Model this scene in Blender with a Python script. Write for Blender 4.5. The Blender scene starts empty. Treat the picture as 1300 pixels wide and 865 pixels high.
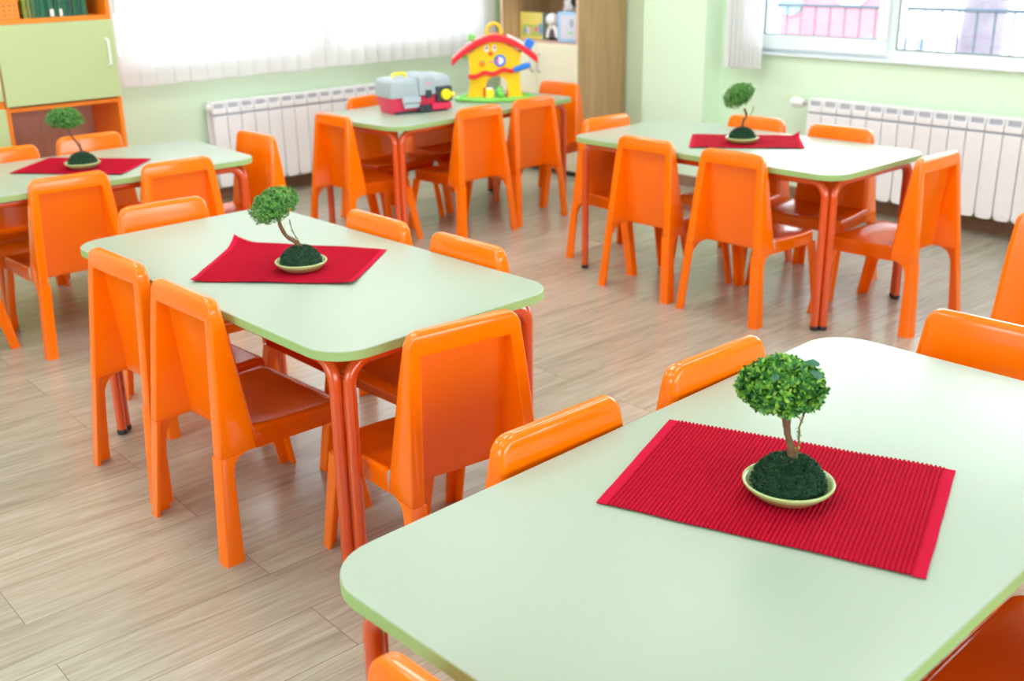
import bpy, bmesh, math, random
from mathutils import Vector, Matrix, noise
C = bpy.context.scene.collection
sin, cos, pi = math.sin, math.cos, math.pi
WA = 0.703368          # angle between the camera heading frame and the walls
H = 0.58               # table top height
SEED = random.Random(7)

def W(x, y, t=0.0):
    return (x*cos(WA)+y*sin(WA), -x*sin(WA)+y*cos(WA), t-WA)

# ------------------------------------------------------------------ materials
def mat(name, col, rough=.5, spec=.5, coat=0, metal=0, emit=None, bump=None, var=None, trans=0):
    m = bpy.data.materials.new(name); m.use_nodes = True
    nt = m.node_tree; b = nt.nodes['Principled BSDF']
    b.inputs['Base Color'].default_value = (*col, 1)
    b.inputs['Roughness'].default_value = rough
    b.inputs['Specular IOR Level'].default_value = spec
    b.inputs['Coat Weight'].default_value = coat
    b.inputs['Coat Roughness'].default_value = .12
    b.inputs['Metallic'].default_value = metal
    if emit:
        b.inputs['Emission Color'].default_value = (*emit[0], 1)
        b.inputs['Emission Strength'].default_value = emit[1]
    tc = nt.nodes.new('ShaderNodeTexCoord')
    if var:   # (scale, amount) mild hue-free mottling that belongs to the material
        n = nt.nodes.new('ShaderNodeTexNoise'); n.inputs['Scale'].default_value = var[0]
        n.inputs['Detail'].default_value = 4
        nt.links.new(tc.outputs['Object'], n.inputs['Vector'])
        mx = nt.nodes.new('ShaderNodeMix'); mx.data_type = 'RGBA'
        mx.inputs[6].default_value = (*[c*(1-var[1]) for c in col], 1)
        mx.inputs[7].default_value = (*[min(1, c*(1+var[1])) for c in col], 1)
        nt.links.new(n.outputs['Fac'], mx.inputs[0])
        nt.links.new(mx.outputs[2], b.inputs['Base Color'])
    if bump:  # (scale, strength)
        n = nt.nodes.new('ShaderNodeTexNoise'); n.inputs['Scale'].default_value = bump[0]
        nt.links.new(tc.outputs['Object'], n.inputs['Vector'])
        bp = nt.nodes.new('ShaderNodeBump'); bp.inputs['Strength'].default_value = bump[1]
        bp.inputs['Distance'].default_value = .002
        nt.links.new(n.outputs['Fac'], bp.inputs['Height'])
        nt.links.new(bp.outputs['Normal'], b.inputs['Normal'])
    return m

def ramp_node(nt, stops):
    r = nt.nodes.new('ShaderNodeValToRGB'); e = r.color_ramp.elements
    while len(e) < len(stops): e.new(.5)
    for k, (p, c) in enumerate(stops): e[k].position = p; e[k].color = (*c, 1)
    return r

def leaf_mat(name, stops, rough=.45, trans=.25):
    m = bpy.data.materials.new(name); m.use_nodes = True
    nt = m.node_tree; b = nt.nodes['Principled BSDF']
    g = nt.nodes.new('ShaderNodeNewGeometry'); r = ramp_node(nt, stops)
    nt.links.new(g.outputs['Random Per Island'], r.inputs['Fac'])
    nt.links.new(r.outputs['Color'], b.inputs['Base Color'])
    b.inputs['Roughness'].default_value = rough
    t = nt.nodes.new('ShaderNodeBsdfTranslucent'); nt.links.new(r.outputs['Color'], t.inputs['Color'])
    mx = nt.nodes.new('ShaderNodeMixShader'); mx.inputs[0].default_value = trans
    nt.links.new(b.outputs[0], mx.inputs[1]); nt.links.new(t.outputs[0], mx.inputs[2])
    nt.links.new(mx.outputs[0], nt.nodes['Material Output'].inputs['Surface'])
    return m

def wood_mat(name, c1, c2, scale=(1, 14, 14), rough=.45, axis='Object'):
    m = bpy.data.materials.new(name); m.use_nodes = True
    nt = m.node_tree; b = nt.nodes['Principled BSDF']; b.inputs['Roughness'].default_value = rough
    tc = nt.nodes.new('ShaderNodeTexCoord'); mp = nt.nodes.new('ShaderNodeMapping')
    mp.inputs['Scale'].default_value = scale
    nt.links.new(tc.outputs[axis], mp.inputs['Vector'])
    n = nt.nodes.new('ShaderNodeTexNoise'); n.inputs['Scale'].default_value = 3
    n.inputs['Detail'].default_value = 6; n.inputs['Distortion'].default_value = .6
    nt.links.new(mp.outputs[0], n.inputs['Vector'])
    r = ramp_node(nt, [(.3, c1), (.7, c2)])
    nt.links.new(n.outputs['Fac'], r.inputs['Fac']); nt.links.new(r.outputs['Color'], b.inputs['Base Color'])
    return m

def floor_mat():
    m = bpy.data.materials.new('floor_planks'); m.use_nodes = True
    nt = m.node_tree; b = nt.nodes['Principled BSDF']; L = nt.links.new
    tc = nt.nodes.new('ShaderNodeTexCoord')
    mp = nt.nodes.new('ShaderNodeMapping'); mp.inputs['Location'].default_value = (.33, -1.793+1.8, 0)
    L(tc.outputs['Object'], mp.inputs['Vector'])
    br = nt.nodes.new('ShaderNodeTexBrick')
    br.inputs['Scale'].default_value = 1; br.inputs['Brick Width'].default_value = 1.32
    br.inputs['Row Height'].default_value = .18; br.inputs['Mortar Size'].default_value = .0011
    br.inputs['Mortar Smooth'].default_value = .3; br.offset = .37; br.offset_frequency = 2
    br.inputs['Color1'].default_value = (0, 0, 0, 1); br.inputs['Color2'].default_value = (1, 1, 1, 1)
    br.inputs['Mortar'].default_value = (.5, .5, .5, 1)
    L(mp.outputs[0], br.inputs['Vector'])
    # per-plank offset for the grain
    sep = nt.nodes.new('ShaderNodeSeparateColor'); L(br.outputs['Color'], sep.inputs[0])
    cx = nt.nodes.new('ShaderNodeCombineXYZ')
    mu = nt.nodes.new('ShaderNodeMath'); mu.operation = 'MULTIPLY'; mu.inputs[1].default_value = 17
    L(sep.outputs[0], mu.inputs[0]); L(mu.outputs[0], cx.inputs[0]); L(mu.outputs[0], cx.inputs[2])
    ad = nt.nodes.new('ShaderNodeVectorMath'); ad.operation = 'ADD'
    L(tc.outputs['Object'], ad.inputs[0]); L(cx.outputs[0], ad.inputs[1])
    m2 = nt.nodes.new('ShaderNodeMapping'); m2.inputs['Scale'].default_value = (.9, 9, 1)
    L(ad.outputs[0], m2.inputs['Vector'])
    n1 = nt.nodes.new('ShaderNodeTexNoise'); n1.inputs['Scale'].default_value = 2.4
    n1.inputs['Detail'].default_value = 8; n1.inputs['Roughness'].default_value = .62; n1.inputs['Distortion'].default_value = 2.0
    L(m2.outputs[0], n1.inputs['Vector'])
    m3 = nt.nodes.new('ShaderNodeMapping'); m3.inputs['Scale'].default_value = (3, 70, 1)
    L(ad.outputs[0], m3.inputs['Vector'])
    n2 = nt.nodes.new('ShaderNodeTexNoise'); n2.inputs['Scale'].default_value = 2; n2.inputs['Detail'].default_value = 5
    L(m3.outputs[0], n2.inputs['Vector'])
    r1 = ramp_node(nt, [(.30, (.32, .28, .22)), (.46, (.40, .36, .285)), (.62, (.46, .425, .345))])
    L(n1.outputs['Fac'], r1.inputs['Fac'])
    r2 = ramp_node(nt, [(.35, (.86, .85, .84)), (.6, (1, 1, 1))]); L(n2.outputs['Fac'], r2.inputs['Fac'])
    mx = nt.nodes.new('ShaderNodeMix'); mx.data_type = 'RGBA'; mx.blend_type = 'MULTIPLY'; mx.inputs[0].default_value = 1
    L(r1.outputs['Color'], mx.inputs[6]); L(r2.outputs['Color'], mx.inputs[7])
    # plank tone
    r3 = ramp_node(nt, [(0, (.86, .85, .84)), (1, (1, 1, 1))]); L(sep.outputs[0], r3.inputs['Fac'])
    mx2 = nt.nodes.new('ShaderNodeMix'); mx2.data_type = 'RGBA'; mx2.blend_type = 'MULTIPLY'; mx2.inputs[0].default_value = 1
    L(mx.outputs[2], mx2.inputs[6]); L(r3.outputs['Color'], mx2.inputs[7])
    mx3 = nt.nodes.new('ShaderNodeMix'); mx3.data_type = 'RGBA'
    mx3.inputs[7].default_value = (.13, .095, .065, 1)
    sc = nt.nodes.new('ShaderNodeMath'); sc.operation = 'MULTIPLY'; sc.inputs[1].default_value = .75
    L(br.outputs['Fac'], sc.inputs[0]); L(sc.outputs[0], mx3.inputs[0]); L(mx2.outputs[2], mx3.inputs[6])
    L(mx3.outputs[2], b.inputs['Base Color'])
    b.inputs['Roughness'].default_value = .26; b.inputs['Specular IOR Level'].default_value = .6; b.inputs['Coat Weight'].default_value = .35; b.inputs['Coat Roughness'].default_value = .18
    bp = nt.nodes.new('ShaderNodeBump'); bp.inputs['Strength'].default_value = .12; bp.inputs['Distance'].default_value = .002
    L(n2.outputs['Fac'], bp.inputs['Height']); L(bp.outputs['Normal'], b.inputs['Normal'])
    return m

M = {}
M['floor'] = floor_mat()
M['orange'] = mat('orange_plastic', (.95, .165, .0), .17, .45, .1, var=(3, .04))
M['tube'] = mat('orange_red_painted_steel', (.66, .075, .008), .25, .5, .5)
M['rubber'] = mat('black_rubber', (.02, .02, .02), .6)
M['top'] = mat('pale_green_laminate', (.33, .395, .305), .34, .30, 0, var=(2, .015), bump=(400, .03))
M['edge'] = mat('green_edging', (.31, .45, .17), .5, .3)
M['wall'] = mat('pale_green_paint', (.69, .86, .655), .7, bump=(120, .08))
M['ceil'] = mat('white_ceiling_paint', (.85, .86, .83), .8)
M['white_pvc'] = mat('white_window_plastic', (.80, .87, .90), .3)
M['gasket'] = mat('grey_gasket', (.18, .26, .3), .5)
M['rad'] = mat('white_enamel', (.84, .84, .87), .3)
M['rad_slot_shade'] = mat('radiator_slot_shade', (.42, .44, .50), .6)
M['base'] = wood_mat('brown_skirting_wood', (.20, .11, .065), (.29, .17, .11), (2, 12, 12))
M['cab_orange'] = mat('orange_cabinet_laminate', (.88, .22, .008), .35)
M['cab_green'] = mat('green_cabinet_door', (.46, .55, .27), .4)
M['cab_back'] = wood_mat('beech_back_board', (.42, .27, .21), (.48, .32, .25), (6, 1, 1))
M['cab_wood'] = wood_mat('beech_side_board', (.42, .26, .13), (.54, .36, .19), (10, 10, .6))
M['cab_pink'] = mat('beech_edge_band', (.66, .43, .30), .45)
M['cream'] = mat('cream_door_laminate', (.84, .80, .62), .35)
M['steel'] = mat('brushed_steel', (.55, .56, .56), .3, metal=.9)
M['dish'] = mat('pale_green_glazed_ceramic', (.40, .50, .20), .25, .5, .2)
M['dish_base'] = mat('brown_ceramic_base', (.36, .17, .06), .4)
M['leaf_bright'] = leaf_mat('bright_crown_leaves', [(0, (.02, .12, .03)), (.35, (.05, .24, .04)), (.7, (.18, .44, .04)), (1, (.38, .60, .08))])
M['leaf_mid'] = leaf_mat('mid_crown_leaves', [(0, (.03, .15, .05)), (.5, (.09, .32, .06)), (1, (.30, .52, .09))])
M['leaf_big'] = mat('blue_green_leaf', (.08, .26, .15), .4)
M['moss'] = leaf_mat('dark_green_moss', [(0, (.004, .035, .015)), (.6, (.008, .075, .03)), (.93, (.02, .13, .05)), (1, (.12, .12, .03))], .5, .1)
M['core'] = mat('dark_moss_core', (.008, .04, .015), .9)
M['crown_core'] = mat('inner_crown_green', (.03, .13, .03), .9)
M['bark'] = mat('brown_bark', (.16, .075, .035), .85, bump=(90, 1), var=(60, .45))
M['twig'] = mat('thin_twig_bark', (.20, .10, .04), .8)
M['soil'] = mat('red_bead', (.45, .02, .08), .4)
M['ypl'] = mat('yellow_plastic', (.95, .60, .0), .3, .5, .3)
M['ypl2'] = mat('bright_yellow_plastic', (.95, .75, .02), .3)
M['rpl'] = mat('red_plastic', (.82, .01, .02), .3, .5, .3)
M['gpl'] = mat('green_plastic', (.22, .68, .12), .3)
M['bpl'] = mat('blue_plastic', (.01, .20, .80), .3)
M['wpl'] = mat('white_plastic', (.85, .85, .85), .3)
M['pink'] = mat('pink_plastic', (.85, .25, .3), .4)
M['opl'] = mat('orange_toy_plastic', (.9, .25, .02), .3)
M['crim'] = mat('crimson_plastic', (.75, .035, .10), .35)
M['gry'] = mat('blue_grey_plastic', (.36, .42, .46), .4)
M['gry2'] = mat('light_grey_plastic', (.42, .50, .55), .4)
M['dk'] = mat('dark_slate_plastic', (.03, .045, .06), .4)
M['black'] = mat('black_paint', (.02, .02, .02), .5)

def placemat_mat():
    m = bpy.data.materials.new('red_ribbed_cotton'); m.use_nodes = True
    nt = m.node_tree; b = nt.nodes['Principled BSDF']; L = nt.links.new
    b.inputs['Roughness'].default_value = .95; b.inputs['Specular IOR Level'].default_value = .08
    tc = nt.nodes.new('ShaderNodeTexCoord')
    n = nt.nodes.new('ShaderNodeTexNoise'); n.inputs['Scale'].default_value = 350; n.inputs['Detail'].default_value = 3
    L(tc.outputs['Object'], n.inputs['Vector'])
    r = ramp_node(nt, [(.3, (.31, .002, .013)), (.7, (.46, .004, .026))]); L(n.outputs['Fac'], r.inputs['Fac'])
    L(r.outputs['Color'], b.inputs['Base Color'])
    bp = nt.nodes.new('ShaderNodeBump'); bp.inputs['Strength'].default_value = .4; bp.inputs['Distance'].default_value = .001
    L(n.outputs['Fac'], bp.inputs['Height']); L(bp.outputs['Normal'], b.inputs['Normal'])
    return m
M['mat'] = placemat_mat()
M['hem'] = mat('red_woven_hem', (.47, .008, .036), .95, .05)

def blind_mat():
    m = bpy.data.materials.new('white_blind_fabric'); m.use_nodes = True
    nt = m.node_tree; b = nt.nodes['Principled BSDF']; L = nt.links.new
    b.inputs['Base Color'].default_value = (.93, .92, .93, 1); b.inputs['Roughness'].default_value = .8
    t = nt.nodes.new('ShaderNodeBsdfTranslucent'); t.inputs['Color'].default_value = (.86, .86, .87, 1)
    mx = nt.nodes.new('ShaderNodeMixShader'); mx.inputs[0].default_value = .38
    L(b.outputs[0], mx.inputs[1]); L(t.outputs[0], mx.inputs[2])
    L(mx.outputs[0], nt.nodes['Material Output'].inputs['Surface'])
    return m
M['blind'] = blind_mat()

def glass_mat():
    m = bpy.data.materials.new('window_glass'); m.use_nodes = True
    nt = m.node_tree; L = nt.links.new
    t = nt.nodes.new('ShaderNodeBsdfTransparent'); t.inputs['Color'].default_value = (.95, .97, .97, 1)
    g = nt.nodes.new('ShaderNodeBsdfGlossy'); g.inputs['Roughness'].default_value = .02
    f = nt.nodes.new('ShaderNodeFresnel'); f.inputs['IOR'].default_value = 1.4
    mx = nt.nodes.new('ShaderNodeMixShader')
    L(f.outputs[0], mx.inputs[0]); L(t.outputs[0], mx.inputs[1]); L(g.outputs[0], mx.inputs[2])
    L(mx.outputs[0], nt.nodes['Material Output'].inputs['Surface'])
    return m
M['glass'] = glass_mat()

# ------------------------------------------------------------------ mesh helpers
def obj(name, bm, m, parent=None, smooth=True, angle=40, bevel=0, mats=None):
    me = bpy.data.meshes.new(name)
    bmesh.ops.recalc_face_normals(bm, faces=bm.faces[:])
    bm.to_mesh(me); bm.free()
    for k in (mats or [m]): me.materials.append(M[k])
    if smooth:
        for p in me.polygons: p.use_smooth = True
        me.set_sharp_from_angle(angle=math.radians(angle))
    o = bpy.data.objects.new(name, me); C.objects.link(o)
    if bevel:
        b = o.modifiers.new('bevel', 'BEVEL'); b.width = bevel; b.segments = 2; b.limit_method = 'ANGLE'
        b.angle_limit = math.radians(35)
    if parent: o.parent = parent
    return o

def thing(name, label, cat, loc=(0, 0, 0), rz=0, group=None):
    o = bpy.data.objects.new(name, None); C.objects.link(o)
    o.empty_display_size = .1
    o.location = loc; o.rotation_euler = (0, 0, rz); o['label'] = label; o['category'] = cat
    if group: o['group'] = group
    return o
def tag(o, label, cat, group=None):
    o['label'] = label; o['category'] = cat
    if group: o['group'] = group
    return o
def struct(o): o['kind'] = 'structure'; return o

def box(bm, x0, x1, y0, y1, z0, z1, mi=0, mtx=None):
    v = [bm.verts.new(Vector((x, y, z))) for x in (x0, x1) for y in (y0, y1) for z in (z0, z1)]
    if mtx: 
        for k in v: k.co = mtx @ k.co
    for f in ((0, 1, 3, 2), (4, 6, 7, 5), (0, 4, 5, 1), (2, 3, 7, 6), (0, 2, 6, 4), (1, 5, 7, 3)):
        bm.faces.new([v[i] for i in f]).material_index = mi
    return v
def prism(bm, pts, a, b, axis='y', mi=0, mtx=None):
    """extrude a 2d outline between a and b along an axis"""
    def P(u, v, w):
        p = Vector({'y': (u, w, v), 'x': (w, u, v), 'z': (u, v, w)}[axis])
        return mtx @ p if mtx else p
    A = [bm.verts.new(P(u, v, a)) for u, v in pts]; B = [bm.verts.new(P(u, v, b)) for u, v in pts]
    n = len(pts)
    bm.faces.new(A).material_index = mi; bm.faces.new(B[::-1]).material_index = mi
    for i in range(n): bm.faces.new((A[i], A[(i+1) % n], B[(i+1) % n], B[i])).material_index = mi
def loft(bm, rings, cap=True, mi=0):
    R = [[bm.verts.new(Vector(p)) for p in r] for r in rings]; n = len(R[0])
    for a, b in zip(R, R[1:]):
        for i in range(n): bm.faces.new((a[i], a[(i+1) % n], b[(i+1) % n], b[i])).material_index = mi
    if cap: bm.faces.new(R[0][::-1]).material_index = mi; bm.faces.new(R[-1]).material_index = mi
    return R
def tube(bm, pts, r, n=10, mi=0):
    pts = [Vector(p) for p in pts]; rings = []
    rr = r if isinstance(r, (list, tuple)) else [r]*len(pts)
    up = None
    for i, p in enumerate(pts):
        d = (pts[min(i+1, len(pts)-1)]-pts[max(i-1, 0)]).normalized()
        if up is None: up = d.orthogonal().normalized()
        up = (up-d*up.dot(d)).normalized(); s = d.cross(up)
        rings.append([p+(up*cos(2*pi*k/n)+s*sin(2*pi*k/n))*rr[i] for k in range(n)])
    loft(bm, rings, True, mi)
def strip(bm, xs, lo, hi, y0, y1, mi=0):
    """solid between a lower and an upper curve sampled at the same xs, extruded in y"""
    rings = [[(x, y0, a), (x, y0, b), (x, y1, b), (x, y1, a)] for x, a, b in zip(xs, lo, hi)]
    loft(bm, rings, True, mi)
def lathe(bm, prof, n=40, c=(0, 0, 0), mi=0):
    rings = [[(c[0]+r*cos(2*pi*k/n), c[1]+r*sin(2*pi*k/n), c[2]+z) for k in range(n)] for r, z in prof]
    loft(bm, rings, True, mi)
def ellipsoid(bm, c, r, mtx=None, seg=20, mi=0):
    mm = Matrix.Translation(c) @ (mtx or Matrix.Identity(4)) @ Matrix.Diagonal((*r, 1))
    f = bmesh.ops.create_uvsphere(bm, u_segments=seg, v_segments=seg//2, radius=1, matrix=mm)
    for v in f['verts']:
        for k in v.link_faces: k.material_index = mi
def rrect(hx, hy, r, n=8, cx=0, cy=0):
    o = []
    for sx, sy, a0 in ((1, 1, 0), (-1, 1, 90), (-1, -1, 180), (1, -1, 270)):
        for k in range(n+1):
            a = math.radians(a0+90*k/n); o.append((cx+sx*(hx-r)+r*cos(a), cy+sy*(hy-r)+r*sin(a)))
    return o

# ------------------------------------------------------------------ chair
ZT = .627; LEAN = .057
def hw(z, y=0.0): return .187-.0766*z+.05*max(0, y-.02)
def yr(z): return LEAN*z/ZT
def yfront(z):                       # front surface of the backrest
    return .128+(.084-.128)*(z-.28)/(ZT-.28)

def chair_backrest_mesh():
    bm = bmesh.new(); rings = []
    R = .036; re = .010
    st = [(z, 0) for z in (.262, .30, .36, .44, .52, ZT-R)]
    zs = [(.262+.0), .30, .36, .44, .52]
    prof = [(z, hw(z), 0) for z in zs]
    for k in range(0, 9):
        a = pi/2*k/8; z = ZT-R+R*sin(a); w = hw(ZT)-R+R*cos(a)
        e = 0
        if z > ZT-re: e = re-math.sqrt(max(0, re*re-(z-(ZT-re))**2))
        prof.append((z, w, e))
    for z, w, e in prof:
        y0, y1 = yr(z)+e, yfront(z)-e; rf, rb = .014, .006
        pts = []
        for (cx, cy, r, a0) in ((w, y0, rb, -90), (w, y1, rf, 0), (-w, y1, rf, 90), (-w, y0, rb, 180)):
            r = min(r, (y1-y0)*.45)
            sx = 1 if cx > 0 else -1; sy = -1 if cy == y0 else 1
            for k in range(5):
                a = math.radians(a0+90*k/4)
                pts.append((cx-sx*r+r*cos(a), cy-sy*r+r*sin(a), z))
        rings.append(pts)
    loft(bm, rings)
    me = bpy.data.meshes.new('t'); bmesh.ops.recalc_face_normals(bm, faces=bm.faces[:]); bm.to_mesh(me); bm.free()
    a = bpy.data.objects.new('t', me); C.objects.link(a)
    bm = bmesh.new(); rg = []
    tw = .032
    for z in (.20, .28, .40, .50, .575):
        w = hw(z)-tw
        if z < .28: w += 0
        ys, ye = -.05, yfront(max(z, .262))-.009
        rg.append([(-w, ys, z), (w, ys, z), (w, ye, z), (-w, ye, z)])
    loft(bm, rg)
    me2 = bpy.data.meshes.new('t2'); bmesh.ops.recalc_face_normals(bm, faces=bm.faces[:]); bm.to_mesh(me2); bm.free()
    b = bpy.data.objects.new('t2', me2); C.objects.link(b)
    md = a.modifiers.new('b', 'BOOLEAN'); md.operation = 'DIFFERENCE'; md.object = b; md.solver = 'EXACT'
    bv = a.modifiers.new('v', 'BEVEL'); bv.width = .003; bv.segments = 2; bv.limit_method = 'ANGLE'; bv.angle_limit = math.radians(50)
    dg = bpy.context.evaluated_depsgraph_get(); dg.update()
    out = bpy.data.meshes.new_from_object(a.evaluated_get(dg))
    bpy.data.objects.remove(a); bpy.data.objects.remove(b)
    bm = bmesh.new(); bm.from_mesh(out); bpy.data.meshes.remove(out)
    return bm

def chair_leg_bm(s, rear):
    """L-shaped moulded leg: outer side wall and a flange"""
    bm = bmesh.new(); rings = []
    t = .009
    if rear:
        for z, yf in ((0, .050), (.12, .053), (.21, .056), (.232, .060), (.246, .066), (.256, .076), (.2625, .095)):
            w = hw(z); y0 = yr(z); fl = .036
            tt = t if z < .2 else t+(.036-t)*(z-.2)/.085
            pts = [(w-fl, y0), (w-.006, y0), (w-.0018, y0+.0018), (w, y0+.006), (w, yf-.004), (w-.004, yf), (w-tt, yf), (w-tt, y0+t), (w-fl, y0+t)]
            rings.append([(s*x, y, z) for x, y in pts])
    else:
        for z in (0, .10, .20, .245, .2645):
            f = 1-z/.285
            w = .1805+.0105*f; y1 = .371+.053*f; d = .034+.014*(1-f); fl = .033
            y0 = y1-d
            if z > .21: y0 -= .02*((z-.21)/.075)**2
            pts = [(w-fl, y1), (w-.005, y1), (w-.0015, y1-.0015), (w, y1-.006), (w, y0+.003), (w-.003, y0), (w-t, y0), (w-t, y1-t), (w-fl, y1-t)]
            rings.append([(s*x, y, z) for x, y in pts])
    loft(bm, rings)
    return bm

def chair_seat_bm():
    bm = bmesh.new()
    # profile along y: the seat surface rolls over at the front edge; walls .048 deep all round
    ys = [(.118, .3155), (.15, .314), (.20, .3115), (.25, .310), (.30, .310), (.340, .3105), (.356, .3095), (.366, .3055), (.3715, .298), (.373, .285), (.373, .264)]
    us = 18; rows = []
    for y, z in ys:
        w = hw(.31, min(y, .373))
        if y > .34:
            q = (y-.34)/.033; w -= .016*q*q
        row = []
        r = .008
        row.append((-w, y, min(z, .262)))
        row.append((-w, y, (.262+z)/2 if z > .27 else .2625)); row.append((-w, y, z-r if z > .275 else .2635))
        row.append((-w+r*.3, y, z-r*.3 if z > .275 else .2638))
        for k in range(us+1):
            u = -1+2*k/us; x = u*(w-r)
            dish = .006*(1-u**4)*max(0, min(1, (y-.10)/.05))*max(0, min(1, (.36-y)/.05))
            row.append((x, y, z-dish))
        row.append((w-r*.3, y, z-r*.3 if z > .275 else .2638)); row.append((w, y, z-r if z > .275 else .2635))
        row.append((w, y, (.262+z)/2 if z > .27 else .2625)); row.append((w, y, min(z, .262)))
        rows.append([bm.verts.new(p) for p in row])
    for a, b in zip(rows, rows[1:]):
        for i in range(len(a)-1): bm.faces.new((a[i], a[i+1], b[i+1], b[i]))
    bmesh.ops.solidify(bm, geom=bm.faces[:], thickness=.005)
    # rear under-rim seen from behind
    return bm

def make_chair():
    t = thing('child_chair', 'x', 'chair')
    obj('backrest', chair_backrest_mesh(), 'orange', t, angle=38)
    obj('seat', chair_seat_bm(), 'orange', t, angle=50)
    for s in (-1, 1):
        for rear in (True, False):
            obj('leg', chair_leg_bm(s, rear), 'orange', t, angle=38)
    return t
chair0 = make_chair(); chair_used = False
def dup(root):
    r = root.copy(); C.objects.link(r)
    for ch in list(root.children):
        c = ch.copy(); C.objects.link(c); c.parent = r
        for g in ch.children:
            d = g.copy(); C.objects.link(d); d.parent = c
    return r

TAB = {  # x, y, theta in the camera-heading frame
'A': (-.50977, 2.69796, math.radians(-47.588)),
'C': (-1.60045, 4.08545, math.radians(40.104)),
'E': (-.19186, 5.59615, math.radians(45.514)),
'D': (1.01191, 4.32443, math.radians(-48.786)),
'F': (.45126, 1.42824, math.radians(42.430)),
}
def TP(n, x, y):
    X, Y, t = TAB[n]; return (X+x*cos(t)-y*sin(t), Y+x*sin(t)+y*cos(t))

def chair(n, x, y, face, label, group=None):
    """x,y: rear foot centre in the table's own frame, face: heading in degrees there"""
    global chair_used
    o = dup(chair0) if chair_used else chair0
    chair_used = True
    wx, wy = TP(n, x, y); a, b, t = W(wx, wy, TAB[n][2]+math.radians(face))
    o.location = (a, b, 0); o.rotation_euler = (0, 0, t-pi/2)
    o['label'] = label
    o['group'] = group or 'orange child chairs around the green tables'
    return o

chair('A', .126, -.443, 91, 'orange chair nearest the camera at the left-centre table, side and glossy seat showing')
chair('A', -.264, -.426, 91.5, 'orange chair tucked just left of the nearest chair at the left-centre table')
chair('A', -.831, .030, -6, 'orange chair at the far left end of the left-centre table, only its top showing')
chair('A', -.116, .432, -91, 'orange chair behind the left-centre table, first backrest right of the leaning bonsai')
chair('A', .274, .430, -89.5, 'orange chair behind the left-centre table beside its right rounded corner')
chair('A', .824, -.089, 172, 'orange chair with large recessed back at the near end of the left-centre table')
chair('C', -.125, -.425, 90, 'orange chair seen from behind, left one on the near side of the far left table')
chair('C', .275, -.439, 90, 'orange chair seen from behind, right one on the near side of the far left table')
chair('C', .862, -.022, 183, 'orange chair at the right end of the far left table before the radiator')
chair('C', .274, .552, -91, 'orange chair on the cabinet side of the far left table, behind its bonsai')
chair('C', -.108, .478, -89, 'orange chair on the cabinet side of the far left table at the picture edge')
chair('C', -.760, -.020, 0, 'orange chair at the left picture edge, only a slanted front leg in view')
chair('D', .872, .055, 179, 'orange chair in side view at the right end of the back right table')
chair('D', .243, -.436, 90.7, 'orange chair seen from behind, right one on the near side of the back right table')
chair('D', -.178, -.430, 89.7, 'orange chair seen from behind, left one on the near side of the back right table')
chair('D', -.760, -.030, -2, 'orange chair at the left end of the back right table below the beech cabinet')
chair('D', -.186, .446, -88, 'orange chair on the window side of the back right table, behind its bonsai')
chair('D', .221, .446, -86, 'orange chair on the window side of the back right table, before the radiator')
chair('E', -.817, .005, -5, 'orange chair at the left end of the toy table, below the toy toolbox')
chair('E', -.170, -.448, 86, 'orange chair seen from behind, left one on the near side of the toy table')
chair('E', .222, -.448, 86, 'orange chair seen from behind, right one on the near side of the toy table')
chair('E', -.200, .460, -92, 'orange chair behind the toy table, top peeking out left of the toolbox')
chair('E', .245, .478, -92, 'orange chair behind the toy table, top peeking out between toolbox and toy house')
chair('E', .872, -.058, 180, 'orange chair at the right end of the toy table before the cream cabinet doors')
chair('F', .290, .430, -92, 'orange chair on the far side of the nearest table, backrest closer to the bonsai')
chair('F', -.131, .435, -92, 'orange chair on the far side of the nearest table, backrest left of the placemat')
chair('F', .870, .060, 181, 'orange chair at the far right end of the nearest table')
chair('F', -.790, -.058, 0, 'orange chair at the near left corner of the nearest table, cut by the bottom edge')
chair('F', .215, -.560, 90, 'orange chair at the bottom right corner, its seat showing past the nearest table')
chair('F', 1.856, .295, 193, 'orange chair cut by the right picture edge between the nearest table and the radiator')

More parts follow.
